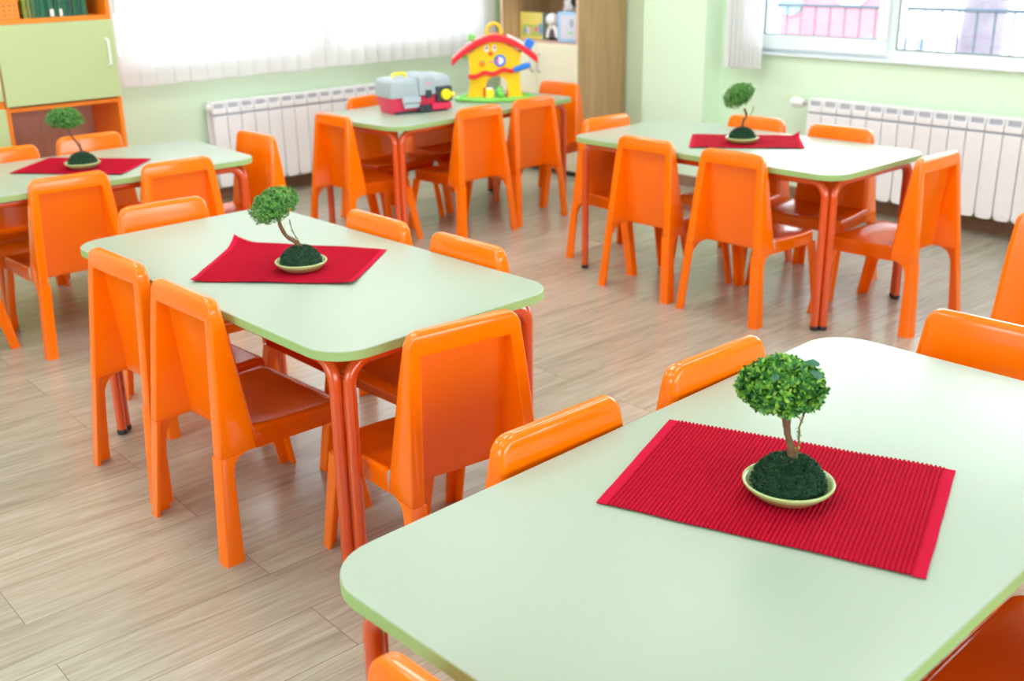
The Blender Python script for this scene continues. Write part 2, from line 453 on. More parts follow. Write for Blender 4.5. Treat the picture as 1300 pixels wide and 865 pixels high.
# ------------------------------------------------------------------ tables
def table(n, label):
    X, Y, t = TAB[n]; a, b, tt = W(X, Y, t)
    o = thing('child_table', label, 'table', (a, b, 0), tt, 'green topped child tables')
    L, Wd, R = 1.286, .652, .092
    bm = bmesh.new()
    outs = [rrect(L/2-.004, Wd/2-.004, R-.004, 10), rrect(L/2-.001, Wd/2-.001, R-.001, 10), rrect(L/2, Wd/2, R, 10)]
    zz = [H, H-.0006, H-.002]
    rings = [[(x, y, z) for x, y in p] for p, z in zip(outs, zz)]
    R_ = loft(bm, rings, True)
    obj('tabletop', bm, 'top', o, angle=25)
    bm = bmesh.new()
    rings = [[(x, y, z) for x, y in rrect(L/2+.0004, Wd/2+.0004, R, 10)] for z in (H-.0018, H-.021)]
    rings += [[(x, y, H-.022) for x, y in rrect(L/2-.002, Wd/2-.002, R-.002, 10)]]
    loft(bm, rings, True)
    obj('edge_band', bm, 'edge', o, angle=30)
    # four inverted-U tube frames, two tubes side by side at each corner
    r = .0145; X0, Y0 = L/2-.045, Wd/2-.045; d = .0208; zt = H-.022-r; rb = .055
    def frame(p, q):
        p = Vector(p); q = Vector(q); dr = (q-p).normalized(); pts = [p+Vector((0, 0, .012))]
        c1 = p+dr*rb; c2 = q-dr*rb
        for k in range(9):
            a_ = pi/2*k/8; pts.append(c1-dr*rb*cos(a_)+Vector((0, 0, zt-rb+rb*sin(a_))))
        for k in range(9):
            a_ = pi/2*k/8; pts.append(c2+dr*rb*sin(a_)+Vector((0, 0, zt-rb+rb*cos(a_))))
        pts.append(q+Vector((0, 0, .012)))
        bm = bmesh.new(); tube(bm, pts, r, 12); f = obj('leg_frame', bm, 'tube', o, angle=60)
        for e in (p, q):
            bm = bmesh.new(); lathe(bm, [(.0135, 0), (.0155, .002), (.0155, .012), (.0146, .016)], 14, (e.x, e.y, 0)); obj('rubber_foot', bm, 'rubber', f)
    for sy in (-1, 1): frame((-(X0-d), sy*Y0, 0), (X0-d, sy*Y0, 0))
    for sx in (-1, 1): frame((sx*X0, -(Y0-d), 0), (sx*X0, Y0-d, 0))
    return o
table('F', 'pale green rounded table nearest the camera, filling the lower right')
table('A', 'pale green rounded table left of centre with a strongly leaning bonsai')
table('C', 'pale green rounded table at the left edge in front of the orange and green cabinet')
table('D', 'pale green rounded table at the back right before the window radiator')
table('E', 'pale green rounded table at the back centre carrying the toolbox and toy house')

# ------------------------------------------------------------------ placemats
def placemat(n, corners, label, lifts, ripple=.0015, seed=0, dish=None):
    """corners: TL TR BR BL in camera-heading frame; ribs parallel to the short ends"""
    c = [Vector((*W(*p)[:2], 0)) for p in corners]
    cen = sum(c, Vector())/4; ang = math.atan2(*( (c[1]-c[0]+c[2]-c[3]).yx))
    ax = Vector((cos(ang), sin(ang), 0)); ay = Vector((-sin(ang), cos(ang), 0))
    Lm, Wm = .450, .335
    rot = Matrix.Rotation(-ang, 4, 'Z')
    def local(u, v):  # bilinear of the real corners, in local frame
        p = (c[3]*(1-u)+c[2]*u)*(1-v)+(c[0]*(1-u)+c[1]*u)*v
        return rot @ (p-cen)
    dl = rot @ (Vector((*W(*dish)[:2], 0))-cen) if dish else None
    nr = 70; nx = nr*5; ny = 36; bm = bmesh.new(); top = []
    for i in range(nx+1):
        u = i/nx; row = []
        hem = u < .035 or u > .965
        for j in range(ny+1):
            v = j/ny; p = local(u, v)
            rib = (abs(sin(pi*i/5))**.7)*.0024 if not hem else .0004
            e = (.0017*cos(pi+2*pi*i/5)) if not hem else 0
            if j == 0: p.y -= e
            if j == ny: p.y += e
            dd_ = min(1, max(0, ((p-dl).length-.06)/.06)) if dish else 1
            w = dd_*ripple*(noise.noise(Vector((u*3.3+seed, v*2.1, seed)))+.6)
            z = .0006+rib+max(0, w)
            for (cu, cv, hgt, rad) in lifts:
                dd = math.hypot((u-cu)*1.35, v-cv)
                if dd < rad: z += hgt*(1-dd/rad)**2
            wig = .0025*noise.noise(Vector((u*5, v*5, seed+9.1)))
            row.append(bm.verts.new((p.x+wig*.3, p.y+wig, z)))
        top.append(row)
    for i in range(nx):
        for j in range(ny):
            f = bm.faces.new((top[i][j], top[i+1][j], top[i+1][j+1], top[i][j+1]))
            u = (i+.5)/nx; f.material_index = 1 if (u < .035 or u > .965) else 0
    bot = [[bm.verts.new((v.co.x, v.co.y, v.co.z-.0016)) for v in row] for row in top]
    for i in range(nx):
        for j in range(ny): bm.faces.new((bot[i][j], bot[i][j+1], bot[i+1][j+1], bot[i+1][j]))
    for i in range(nx):
        for j in (0, ny): bm.faces.new((top[i][j], top[i+1][j], bot[i+1][j], bot[i][j]))
    for j in range(ny):
        for i in (0, nx): bm.faces.new((top[i][j], top[i][j+1], bot[i][j+1], bot[i][j]))
    mz = min(v.co.z for v in bm.verts)
    for v in bm.verts: v.co.z -= mz
    o = obj('placemat', bm, 'mat', None, False, mats=['mat', 'hem'])
    o.location = (cen.x, cen.y, H+.0004); o.rotation_euler = (0, 0, ang)
    tag(o, label, 'placemat', 'red placemats')
placemat('F', [(.300, 1.672), (.700, 1.463), (.542, 1.172), (.147, 1.390)], 'red ribbed placemat under the bonsai on the nearest table', [], .0012, 1, (.4275, 1.400))
placemat('A', [(-.711, 2.925), (-.277, 2.808), (-.333, 2.500), (-.740, 2.552)], 'red placemat with a curled far corner on the left-centre table', [(0, 1, .022, .22), (1, 0, .006, .22), (0, 0, .005, .15)], .003, 2, (-.479, 2.639))
placemat('C', [(-1.765, 4.326), (-1.329, 4.249), (-1.351, 3.945), (-1.796, 4.019)], 'red placemat under the bonsai on the far left table', [(1, 0, .004, .2)], .002, 3, (-1.541, 4.087))
placemat('D', [(.864, 4.544), (1.288, 4.450), (1.233, 4.166), (.795, 4.239)], 'red placemat with one lifted corner on the back right table', [(1, 1, .02, .12)], .003, 4, (1.022, 4.319))

# ------------------------------------------------------------------ bonsai
def leaf(bm, p, d, up, l, w):
    d = d.normalized(); s = d.cross(up)
    if s.length < 1e-4: s = d.orthogonal()
    s.normalize(); n = s.cross(d)
    pts = [p, p+d*l*.55+s*w*.5+n*l*.08, p+d*l*.9+s*w*.32, p+d*l, p+d*l*.9-s*w*.32, p+d*l*.55-s*w*.5+n*l*.08]
    v = [bm.verts.new(q) for q in pts]
    mid = bm.verts.new(p+d*l*.6-n*l*.05)
    for k in range(6): bm.faces.new((v[k], v[(k+1) % 6], mid))
def bonsai(loc, label, crown_c, crown_r, tilt, trunk, seed, near=False, twig=None, big=False):
    """lateral axis of the lists is the camera-facing left-right axis of the photo; all in metres above the tabletop"""
    a, b, t = W(loc[0], loc[1], 0)
    o = thing('bonsai_plant', label, 'plant', (a, b, H+.0044), t+math.atan2(-loc[0], loc[1]), 'bonsai plants in dishes')
    rnd = random.Random(seed)
    bm = bmesh.new()
    lathe(bm, [(.044, 0), (.048, .0015), (.053, .006), (.0575, .0110)], 48); obj('dish_foot', bm, 'dish_base', o)
    bm = bmesh.new()
    lathe(bm, [(.052, .0075), (.058, .0108), (.0632, .0155), (.0658, .0200), (.0660, .0220), (.0644, .0232), (.0620, .0222), (.059, .0180), (.055, .0145), (.045, .0125)], 48)
    obj('dish', bm, 'dish', o, angle=60)
    # moss mound
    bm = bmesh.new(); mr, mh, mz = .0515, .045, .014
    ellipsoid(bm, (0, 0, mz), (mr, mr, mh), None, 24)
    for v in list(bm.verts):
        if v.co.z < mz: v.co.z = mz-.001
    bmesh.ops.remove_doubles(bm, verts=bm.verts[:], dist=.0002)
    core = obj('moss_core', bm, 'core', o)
    bm = bmesh.new()
    for k in range(2600 if near else 1500):
        th = rnd.random()*2*pi; cz = rnd.random()**.8; s_ = math.sqrt(1-cz*cz)
        n = Vector((s_*cos(th), s_*sin(th), cz)); p = Vector((n.x*mr, n.y*mr, mz+n.z*mh))
        d = (n+Vector((rnd.gauss(0, .5), rnd.gauss(0, .5), rnd.gauss(.1, .4)))).normalized()
        leaf(bm, p-n*.001, d, Vector((rnd.gauss(0, 1), rnd.gauss(0, 1), rnd.gauss(0, 1))), rnd.uniform(.004, .0075), rnd.uniform(.0012, .0022))
    obj('moss_mound', bm, 'moss', o, smooth=False)
    if near:
        bm = bmesh.new()
        for (x, z) in ((-.006, .058), (.003, .061)): 
            yy = -mr*math.sqrt(max(0, 1-(x/mr)**2-((z-mz)/mh)**2)) if ((z-mz)/mh) < .98 else -.012
            ellipsoid(bm, (x, yy-.003, z-.002), (.0016, .0016, .0016), None, 8)
        obj('bead', bm, 'soil', o)
    # trunk
    bm = bmesh.new(); pts = []; rr = []
    n = 14
    P = [Vector(q[:3]) for q in trunk]; Rr = [q[3]*(1 if near else 1.25) for q in trunk]
    for i in range(n+1):
        f = i/n*(len(P)-1); k = min(int(f), len(P)-2); u = f-k
        p0 = P[max(k-1, 0)]; p1 = P[k]; p2 = P[k+1]; p3 = P[min(k+2, len(P)-1)]
        q = .5*((2*p1)+(p2-p0)*u+(2*p0-5*p1+4*p2-p3)*u*u+(-p0+3*p1-3*p2+p3)*u**3)
        q += Vector((rnd.gauss(0, .0006), rnd.gauss(0, .0006), 0))
        pts.append(q); rr.append((Rr[k]*(1-u)+Rr[k+1]*u)*(1+rnd.gauss(0, .06)))
    tube(bm, pts, rr, 10); obj('trunk', bm, 'bark', o, angle=70)
    if twig:
        bm = bmesh.new(); tube(bm, twig, .0012, 6); tw = obj('twig', bm, 'twig', o)
        bm = bmesh.new()
        for k in range(40):
            f = rnd.random()*(len(twig)-1); i = min(int(f), len(twig)-2)
            p = Vector(twig[i]).lerp(Vector(twig[i+1]), f-i)
            leaf(bm, p, Vector((rnd.gauss(0, 1), rnd.gauss(0, 1), rnd.gauss(.3, 1))), Vector((0, 0, 1)), .006, .0025)
        obj('twig_leaves', bm, 'leaf_mid', tw, smooth=False)
    # crown: rosettes over a tilted flattened ball, bumpy outline
    bm = bmesh.new(); rot = Matrix.Rotation(-tilt, 3, 'Y'); cc = Vector(crown_c)
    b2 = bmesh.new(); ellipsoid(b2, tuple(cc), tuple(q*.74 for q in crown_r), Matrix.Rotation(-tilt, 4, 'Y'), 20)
    N = 1150 if near else 950
    for k in range(N):
        v = Vector((rnd.gauss(0, 1), rnd.gauss(0, 1), rnd.gauss(0, 1))).normalized()
        if v.z < -.55 and rnd.random() < .4: v.z = -v.z
        rad = rnd.uniform(.74, .97)*(1 if near else 1.12)+.10*noise.noise(v*2.3+Vector((seed, 0, 0)))
        if rnd.random() < .2: rad *= rnd.uniform(.5, .8)
        z_ = v.z if v.z > 0 else v.z*.8
        p = cc+rot @ Vector((v.x*crown_r[0], v.y*crown_r[1], z_*crown_r[2]))*rad
        nrm = (rot @ Vector((v.x/crown_r[0], v.y/crown_r[1], v.z/crown_r[2]))).normalized()
        nrm = (nrm+Vector((rnd.gauss(0, .35), rnd.gauss(0, .35), rnd.gauss(0, .35)))).normalized()
        s1 = nrm.orthogonal().normalized(); s2 = nrm.cross(s1)
        nl = rnd.choice((4, 5, 6)); ph = rnd.random()*6
        L_ = rnd.uniform(.0085, .0125) if near else rnd.uniform(.0055, .008)
        for q in range(nl):
            a_ = ph+2*pi*q/nl; d = (s1*cos(a_)+s2*sin(a_)+nrm*rnd.uniform(.25, .8))
            leaf(bm, p, d, nrm, L_, L_*(.46 if near else .4))
    cr = obj('crown', bm, 'leaf_bright' if near else 'leaf_mid', o, smooth=False)
    obj('crown_core', b2, 'crown_core', cr)
    if big:
        for (x, y, z, dx, dy, dz, L_) in ((.016, -.020, .203, 1, -.6, -.35, .022), (.006, -.006, .209, 1, -.1, -.05, .024), (-.024, -.034, .200, -.4, -1, -.3, .018)):
            bm = bmesh.new(); leaf(bm, Vector((x, y, z)), Vector((dx, dy, dz)), Vector((0, -.4, 1)), L_, L_*.62)
            bmesh.ops.solidify(bm, geom=bm.faces[:], thickness=.0004)
            obj('broad_leaf', bm, 'leaf_big', o)
    return o
bonsai((.4275, 1.400), 'bonsai with upright trunk and bright rosette crown on the nearest table', (-.019, 0, .166), (.060, .056, .041), 0,
       [(.004, 0, .052, .0062), (.000, -.002, .075, .0055), (-.006, .001, .095, .005), (-.010, 0, .118, .0062), (-.008, 0, .14, .0058)], 11, True,
       [(.008, -.006, .055), (.010, -.008, .085), (.009, -.006, .11), (.014, -.006, .13)], True)
bonsai((-.479, 2.639), 'bonsai on the left-centre table with crown leaning far left on a bent trunk', (-.054, 0, .166), (.059, .052, .041), math.radians(24),
       [(.004, 0, .050, .0050), (-.008, 0, .070, .0045), (-.028, 0, .084, .0042), (-.042, 0, .110, .004), (-.050, 0, .140, .0035)], 23, False,
       [(.004, -.004, .058), (-.006, -.006, .082), (-.016, -.004, .10), (-.020, 0, .13)])
bonsai((-1.541, 4.087), 'bonsai on the far left table before the cabinet, broad flat crown leaning left', (-.040, 0, .186), (.062, .054, .040), math.radians(-4),
       [(.004, 0, .050, .0045), (-.003, 0, .085, .0036), (-.020, 0, .115, .0034), (-.036, 0, .150, .003)], 37, False,
       [(.004, -.004, .058), (.002, -.006, .09), (-.002, -.004, .12), (.004, 0, .145)])
bonsai((1.022, 4.319), 'bonsai on the back right table with small crown tilted to the left', (-.020, 0, .183), (.058, .050, .045), math.radians(32),
       [(.002, 0, .050, .005), (.000, 0, .082, .0042), (.012, 0, .108, .004), (.002, 0, .135, .0036)], 41, False,
       [(.010, -.004, .058), (.016, -.006, .09), (.034, -.004, .12), (.038, 0, .145)])

# ------------------------------------------------------------------ toy toolbox
def toolbox():
    p = TP('E', -.400, -.022); a, b, t = W(*p, TAB['E'][2]+math.radians(-14))
    o = thing('toy_toolbox', 'grey and crimson plastic toy toolbox with yellow crank on the toy table', 'toy', (a, b, H), t)
    Lx, D = .335, .175
    def taper(bm, x0, x1, y0, y1, z0, z1, ix, r=.012, mi=0, top_r=0):
        cx, cy = (x0+x1)/2, (y0+y1)/2; hx, hy = (x1-x0)/2, (y1-y0)/2
        rings = [[(x, y, z0) for x, y in rrect(hx-ix, hy-ix, r, 4, cx, cy)], [(x, y, z1-top_r) for x, y in rrect(hx, hy, r, 4, cx, cy)]]
        if top_r:
            for k in range(1, 5):
                a_ = pi/2*k/4; q = top_r*(1-cos(a_)); rings.append([(x, y, z1-top_r+top_r*sin(a_)) for x, y in rrect(hx-q, hy-q, max(r, .004), 4, cx, cy)])
        loft(bm, rings, True, mi)
    bm = bmesh.new(); taper(bm, 0, Lx, 0, D, .010, .078, .012); box(bm, .215, Lx-.01, -.016, .01, .008, .040); box(bm, .012, .05, .02, D-.02, 0, .012); box(bm, Lx-.05, Lx-.012, .02, D-.02, 0, .012)
    obj('lower_tray', bm, 'crim', o, bevel=.003)
    bm = bmesh.new(); box(bm, .02, Lx-.02, .008, .02, 0, .012); box(bm, .02, Lx-.02, D-.02, D-.008, 0, .012); obj('base_rail', bm, 'dk', o)
    bm = bmesh.new()
    rings = []
    taper(bm, -.004, .150, -.002, D+.002, .080, .170, -.004, .014, 0, .028)
    taper(bm, -.008, .155, -.006, D+.006, .080, .092, 0, .014)
    obj('lid', bm, 'gry', o, angle=50)
    bm = bmesh.new()
    taper(bm, .152, .240, -.008, D+.004, .085, .188, -.003, .012, 0, .035)
    taper(bm, .236, .330, .0, D+.004, .085, .178, -.003, .012, 0, .035)
    obj('motor_cover', bm, 'gry', o, angle=50)
    bm = bmesh.new(); box(bm, .182, .210, -.010, -.0075, .137, .143); obj('pink_badge', bm, 'pink', o)
    bm = bmesh.new(); tube(bm, [(.045, .08, .165), (.048, .08, .182), (.060, .08, .186), (.105, .08, .188), (.117, .08, .184), (.12, .08, .165)], .0075, 8); obj('carry_handle', bm, 'ypl2', o)
    bm = bmesh.new(); box(bm, .052, .150, -.018, -.004, .052, .082); box(bm, .060, .143, -.014, -.002, .028, .050); obj('drawer_latch', bm, 'gry2', o, bevel=.003)
    bm = bmesh.new(); box(bm, .182, .212, -.020, -.004, .070, .108); box(bm, .182, .212, -.016, .06, .080, .090); obj('clasp', bm, 'dk', o, bevel=.003)
    bm = bmesh.new()
    for x in (.155, .190): tube(bm, [(x, -.020, .017), (x, .004, .017)], .0165, 14)
    box(bm, .145, .205, -.006, .02, .0, .036)
    obj('roller', bm, 'dk', o, angle=40)
    bm = bmesh.new(); box(bm, .242, .330, -.014, .02, .046, .120); obj('crank_housing', bm, 'dk', o, bevel=.004)
    bm = bmesh.new(); tube(bm, [(.290, -.032, .080), (.290, -.010, .080)], [.026, .026], 20); tube(bm, [(.290, -.036, .080), (.290, -.030, .080)], .012, 12); tube(bm, [(.312, -.03, .080), (.330, -.034, .078)], [.010, .012], 10)
    obj('crank', bm, 'ypl2', o, angle=40, bevel=.002)
    return o
toolbox()

# ------------------------------------------------------------------ toy house
def house():
    a, b, t = W(.048, 5.80, 0)
    o = thing('toy_house', 'yellow plastic activity house with red roof and smiling face on the toy table', 'toy', (a, b, H), t+.0)
    D0, D1 = -.055, .055
    # base
    bm = bmesh.new()
    def oval(hx, hy, z): return [(hx*cos(2*pi*k/40)*(1+.06*cos(8*pi*k/40)), hy*sin(2*pi*k/40), z) for k in range(40)]
    loft(bm, [oval(.195, .115, .0), oval(.205, .125, .004), oval(.205, .125, .013), oval(.195, .115, .020), oval(.165, .09, .020)])
    obj('base', bm, 'gpl', o, angle=50)
    bm = bmesh.new()
    for (x, y, s) in ((-.165, -.03, .028), (.165, .02, .024), (-.14, .05, .03)): ellipsoid(bm, (x, y, .020), (s, s*.8, .010), None, 12)
    obj('bush', bm, 'gpl', o)
    # walls: front and back faces with an arched doorway
    xs = sorted(set([-.1301+.2602*k/52 for k in range(53)]+[-.048, -.0475, .066, .0655]))
    def wlo(x): return .016 if (x <= -.048 or x >= .066) else .075+.052*math.sqrt(max(0, 1-((x-.009)/.057)**2))
    def whi(x): return .245+(.322-.245)*(1-abs(x)/.1301)**.9
    bm = bmesh.new()
    for ya, yb in ((D0, D0+.02), (D1-.02, D1)):
        strip(bm, xs, [wlo(x) for x in xs], [whi(x) for x in xs], ya, yb)
    rings = []
    for sx in (-1, 1):
        prof = [(.152, .016), (.140, .035), (.132, .08), (.130, .17), (.134, .215), (.142, .248)]
        loft(bm, [[(sx*x, D0-.001, z), (sx*x, D1+.001, z), (sx*.112, D1+.001, z), (sx*.112, D0-.001, z)] for x, z in prof])
    obj('wall', bm, 'ypl', o, angle=40)
    # roof: curved red band
    xr = [-.222+.446*k/40 for k in range(41)]
    def rz(x): return .340-.118*(abs(x-.003)/.223)**1.75
    bm = bmesh.new(); strip(bm, xr, [rz(x)-.036 for x in xr], [rz(x) for x in xr], D0-.03, D1+.03)
    obj('roof', bm, 'rpl', o, angle=50, bevel=.006)
    bm = bmesh.new()
    pts = [(.037*cos(a_), 0, .350+.040*sin(a_)) for a_ in [pi*(-.12)+pi*1.24*k/20 for k in range(21)]]
    tube(bm, pts, .0085, 10); box(bm, -.045, .045, -.012, .012, .325, .340); obj('handle', bm, 'ypl', o, angle=60)
    f = D0
    for x in (-.041, .000):
        bm = bmesh.new(); ellipsoid(bm, (x, f-.001, .268), (.0115, .004, .0185)); e = obj('eye', bm, 'wpl', o)
        bm = bmesh.new(); ellipsoid(bm, (x+.001, f-.005, .272), (.005, .002, .0075), None, 12); obj('pupil', bm, 'dk', e)
    bm = bmesh.new(); ellipsoid(bm, (-.020, f-.004, .243), (.011, .008, .0085)); obj('nose', bm, 'rpl', o)
    bm = bmesh.new(); ellipsoid(bm, (-.017, f-.001, .201), (.012, .004, .006)); obj('mouth', bm, 'pink', o)
    bm = bmesh.new(); tube(bm, [(.028+.025*cos(q), f-.004, .207+.025*sin(q)) for q in [2*pi*k/24 for k in range(25)]], .006, 8); ck = obj('round_window', bm, 'bpl', o)
    bm = bmesh.new(); tube(bm, [(.028, f-.005, .207), (.028, f+.001, .207)], .022, 20, ); obj('clock_face', bm, 'wpl', ck)
    bm = bmesh.new(); box(bm, .012, .020, f-.008, f-.004, .192, .222); obj('red_pointer', bm, 'rpl', ck)
    bm = bmesh.new(); ellipsoid(bm, (-.066, f-.003, .194), (.016, .006, .016)); fr = obj('fruit_knob', bm, 'opl', o)
    bm = bmesh.new(); ellipsoid(bm, (-.058, f-.008, .207), (.010, .004, .005)); obj('leaf', bm, 'gpl', fr)
    # wavy slide
    bm = bmesh.new(); top = []; bot = []
    for k in range(21):
        x = -.138+.236*k/20; z = .128+.032*k/20+.007*sin(k*.75+2.6); top.append((x, z+.012)); bot.append((x, z-.010))
    strip(bm, [q[0] for q in top], [q[1] for q in bot], [q[1] for q in top], f-.024, f+.002); obj('slide', bm, 'rpl', o, bevel=.004)
    bm = bmesh.new(); tube(bm, [(.098, f-.012, .158), (.125, f-.012, .166), (.155, f-.012, .176), (.185, f-.010, .182)], [.013, .015, .016, .012], 12); obj('slide_end', bm, 'bpl', o)
    # things in the doorway and on the roof
    bm = bmesh.new(); box(bm, -.050, -.008, f-.028, f+.014, .018, .062); obj('yellow_block', bm, 'ypl2', o, bevel=.004)
    bm = bmesh.new(); box(bm, -.046, -.012, f-.024, f+.010, .062, .072); obj('white_lid', bm, 'wpl', o, bevel=.003)
    bm = bmesh.new(); box(bm, -.060, -.052, f-.012, f+.02, .018, .070); box(bm, .060, .068, f-.012, f+.02, .018, .052); obj('door_post', bm, 'rpl', o)
    bm = bmesh.new(); ellipsoid(bm, (.022, f+.03, .045), (.02, .012, .03)); ellipsoid(bm, (.04, f+.02, .03), (.018, .012, .014)); obj('green_figure', bm, 'gpl', o)
    mt = Matrix.Translation((.180, -.03, .286)) @ Matrix.Rotation(.6, 4, 'Y')
    bm = bmesh.new(); box(bm, -.023, .023, -.023, .023, -.023, .023, 0, mt); obj('chimney_block', bm, 'bpl', o, bevel=.003)
    bm = bmesh.new()
    for k in range(7):
        x = .072+.013*k; u = abs(x-.003)/.223; box(bm, x-.0055, x+.0055, -.075, -.035, rz(x)-.004, rz(x)+.012, 0)
    obj('white_keys', bm, 'wpl', o, bevel=.002)
    bm = bmesh.new()
    for k in range(4): ellipsoid(bm, (-.118+.014*cos(k*pi/2+.5), -.03, .322+.012*sin(k*pi/2+.5)), (.011, .008, .010), None, 10)
    obj('clover', bm, 'gpl', o)
    bm = bmesh.new(); ellipsoid(bm, (-.152, f+.01, .228), (.02, .012, .010)); obj('green_side_knob', bm, 'gpl', o)
    return o
house()

# ------------------------------------------------------------------ room
A0, A1, B0, B1, ZC = -3.2, 5.08, -2.4, 5.69, 3.1
bm = bmesh.new(); box(bm, A0-.1, A1+.25, B0-.1, B1+.25, -.1, 0); struct(obj('floor', bm, 'floor', None, False))
bm = bmesh.new(); box(bm, A0-.1, A1+.25, B0-.1, B1+.25, ZC, ZC+.1); struct(obj('ceiling', bm, 'ceil', None, False))
def wall_with_hole(name, axis, at, th, u0, u1, holes, z1=ZC):
    """wall plane at constant a (axis 'a') or b, from u0 to u1, holes = (ua, ub, za, zb)"""
    bm = bmesh.new(); holes = sorted(holes); cur = u0
    def bb(ua, ub, za, zb):
        if ub-ua < 1e-4 or zb-za < 1e-4: return
        if axis == 'b': box(bm, ua, ub, min(at, at+th), max(at, at+th), za, zb)
        else: box(bm, min(at, at+th), max(at, at+th), ua, ub, za, zb)
    for (ua, ub, za, zb) in holes:
        bb(cur, ua, 0, z1); bb(ua, ub, 0, za); bb(ua, ub, zb, z1); cur = ub
    bb(cur, u1, 0, z1)
    return struct(obj(name, bm, 'wall', None, False))
W1H = (2.22, 4.78, .745, 2.45)
W2H = (-.2, 3.72, .770, 2.02)
wall_with_hole('wall_back', 'b', B1, .22, A0, A1+.22, [W1H])
wall_with_hole('wall_right', 'a', A1, .22, B0, B1, [W2H])
W4H = (0.2, 2.8, .95, 2.4)
wall_with_hole('wall_left', 'a', A0, -.2, B0-.2, B1+.22, [W4H])
W3H = (-1.8, 4.0, .90, 2.4)
wall_with_hole('wall_front', 'b', B0, -.2, A0, A1+.22, [W3H])
bm = bmesh.new(); box(bm, 4.92, A1, 3.91, 4.364, 0, ZC); struct(obj('trim_1', bm, 'wall', None, False))   # pier
# skirting
bm = bmesh.new(); box(bm, 2.13, 4.64, B1-.018, B1, 0, .062); struct(obj('baseboard_back', bm, 'base', None, False))
bm = bmesh.new(); box(bm, A1-.018, A1, B0, 3.91, 0, .062); struct(obj('baseboard_right', bm, 'base', None, False))
bm = bmesh.new(); box(bm, 4.904, 4.92, 3.895, 4.364, 0, .062); box(bm, 4.904, A1-.018, 3.894, 3.91, 0, .062); struct(obj('trim_2', bm, 'base', None, False))

# ---- windows
def window(name, axis, at, u0, u1, z0, z1, sashes):
    """white plastic window: outer frame, sashes (ua, ub, opening?), panes; set .05 into the reveal"""
    root = bpy.data.objects.new(name, None); C.objects.link(root); root['kind'] = 'structure'
    def bx(bm, ua, ub, da, db, za, zb):
        if axis == 'b': box(bm, ua, ub, at+da, at+db, za, zb)
        else: box(bm, at+da, at+db, ua, ub, za, zb)
    fw = .05
    bm = bmesh.new()
    bx(bm, u0, u1, .03, .10, z0, z0+fw); bx(bm, u0, u1, .03, .10, z1-fw, z1)
    bx(bm, u0, u0+fw, .03, .10, z0+fw, z1-fw); bx(bm, u1-fw, u1, .03, .10, z0+fw, z1-fw)
    for (ua, ub, op) in sashes[:-1]:
        bx(bm, ub-.030, ub+.030, .03, .10, z0+fw, z1-fw)
    obj('window_frame', bm, 'white_pvc', root, angle=30, bevel=.004)
    for (ua, ub, op) in sashes:
        a_, b_ = ua, ub
        if op:
            q = .062; g = .022
            sa, sb, sz0, sz1 = ua+.004, ub-.004, z0+.020, z1-.02
            bm = bmesh.new()
            bx(bm, sa, sb, .000, .06, sz0, sz0+q+.012); bx(bm, sa, sb, .000, .06, sz1-q, sz1)
            bx(bm, sa, sa+q, .000, .06, sz0+q+.012, sz1-q); bx(bm, sb-q, sb, .000, .06, sz0+q+.012, sz1-q)
            s = obj('sash', bm, 'white_pvc', root, angle=30, bevel=.004)
            gl = (sa+q, sb-q, sz0+q+.012, sz1-q)
        else:
            s = root; gl = (ua+.03, ub-.03, z0+fw, z1-fw)
        bm = bmesh.new(); k = .006
        bx(bm, gl[0], gl[1], .028, .036, gl[2], gl[2]+k); bx(bm, gl[0], gl[0]+k, .028, .036, gl[2], gl[3]); bx(bm, gl[1]-k, gl[1], .028, .036, gl[2], gl[3])
        obj('gasket', bm, 'gasket', s, False)
        bm = bmesh.new(); bx(bm, gl[0]-.004, gl[1]+.004, .034, .038, gl[2]-.004, gl[3]+.004); obj('pane', bm, 'glass', s, False)
    bm = bmesh.new(); bx(bm, u0, u1, -.022, .10, z0-.012, z0+.002); obj('window_sill', bm, 'white_pvc', root, bevel=.003)
    return root
window('window_1', 'b', B1, *W1H, [(2.22, 3.5, True), (3.5, 4.78, True)])
window('window_2', 'a', A1, *W2H, [(-.2, 1.45, False), (1.45, 2.90, False), (2.90, 3.72, True)])

window('window_added_front', 'b', B0-.14, *W3H, [(-1.8, .1, False), (.1, 2.1, False), (2.1, 4.0, False)])  # unseen window, added to light the chair backs from behind the camera
window('window_added_left', 'a', A0-.14, *W4H, [(.2, 1.5, False), (1.5, 2.8, False)])  # second unseen window, added for the same frontal light

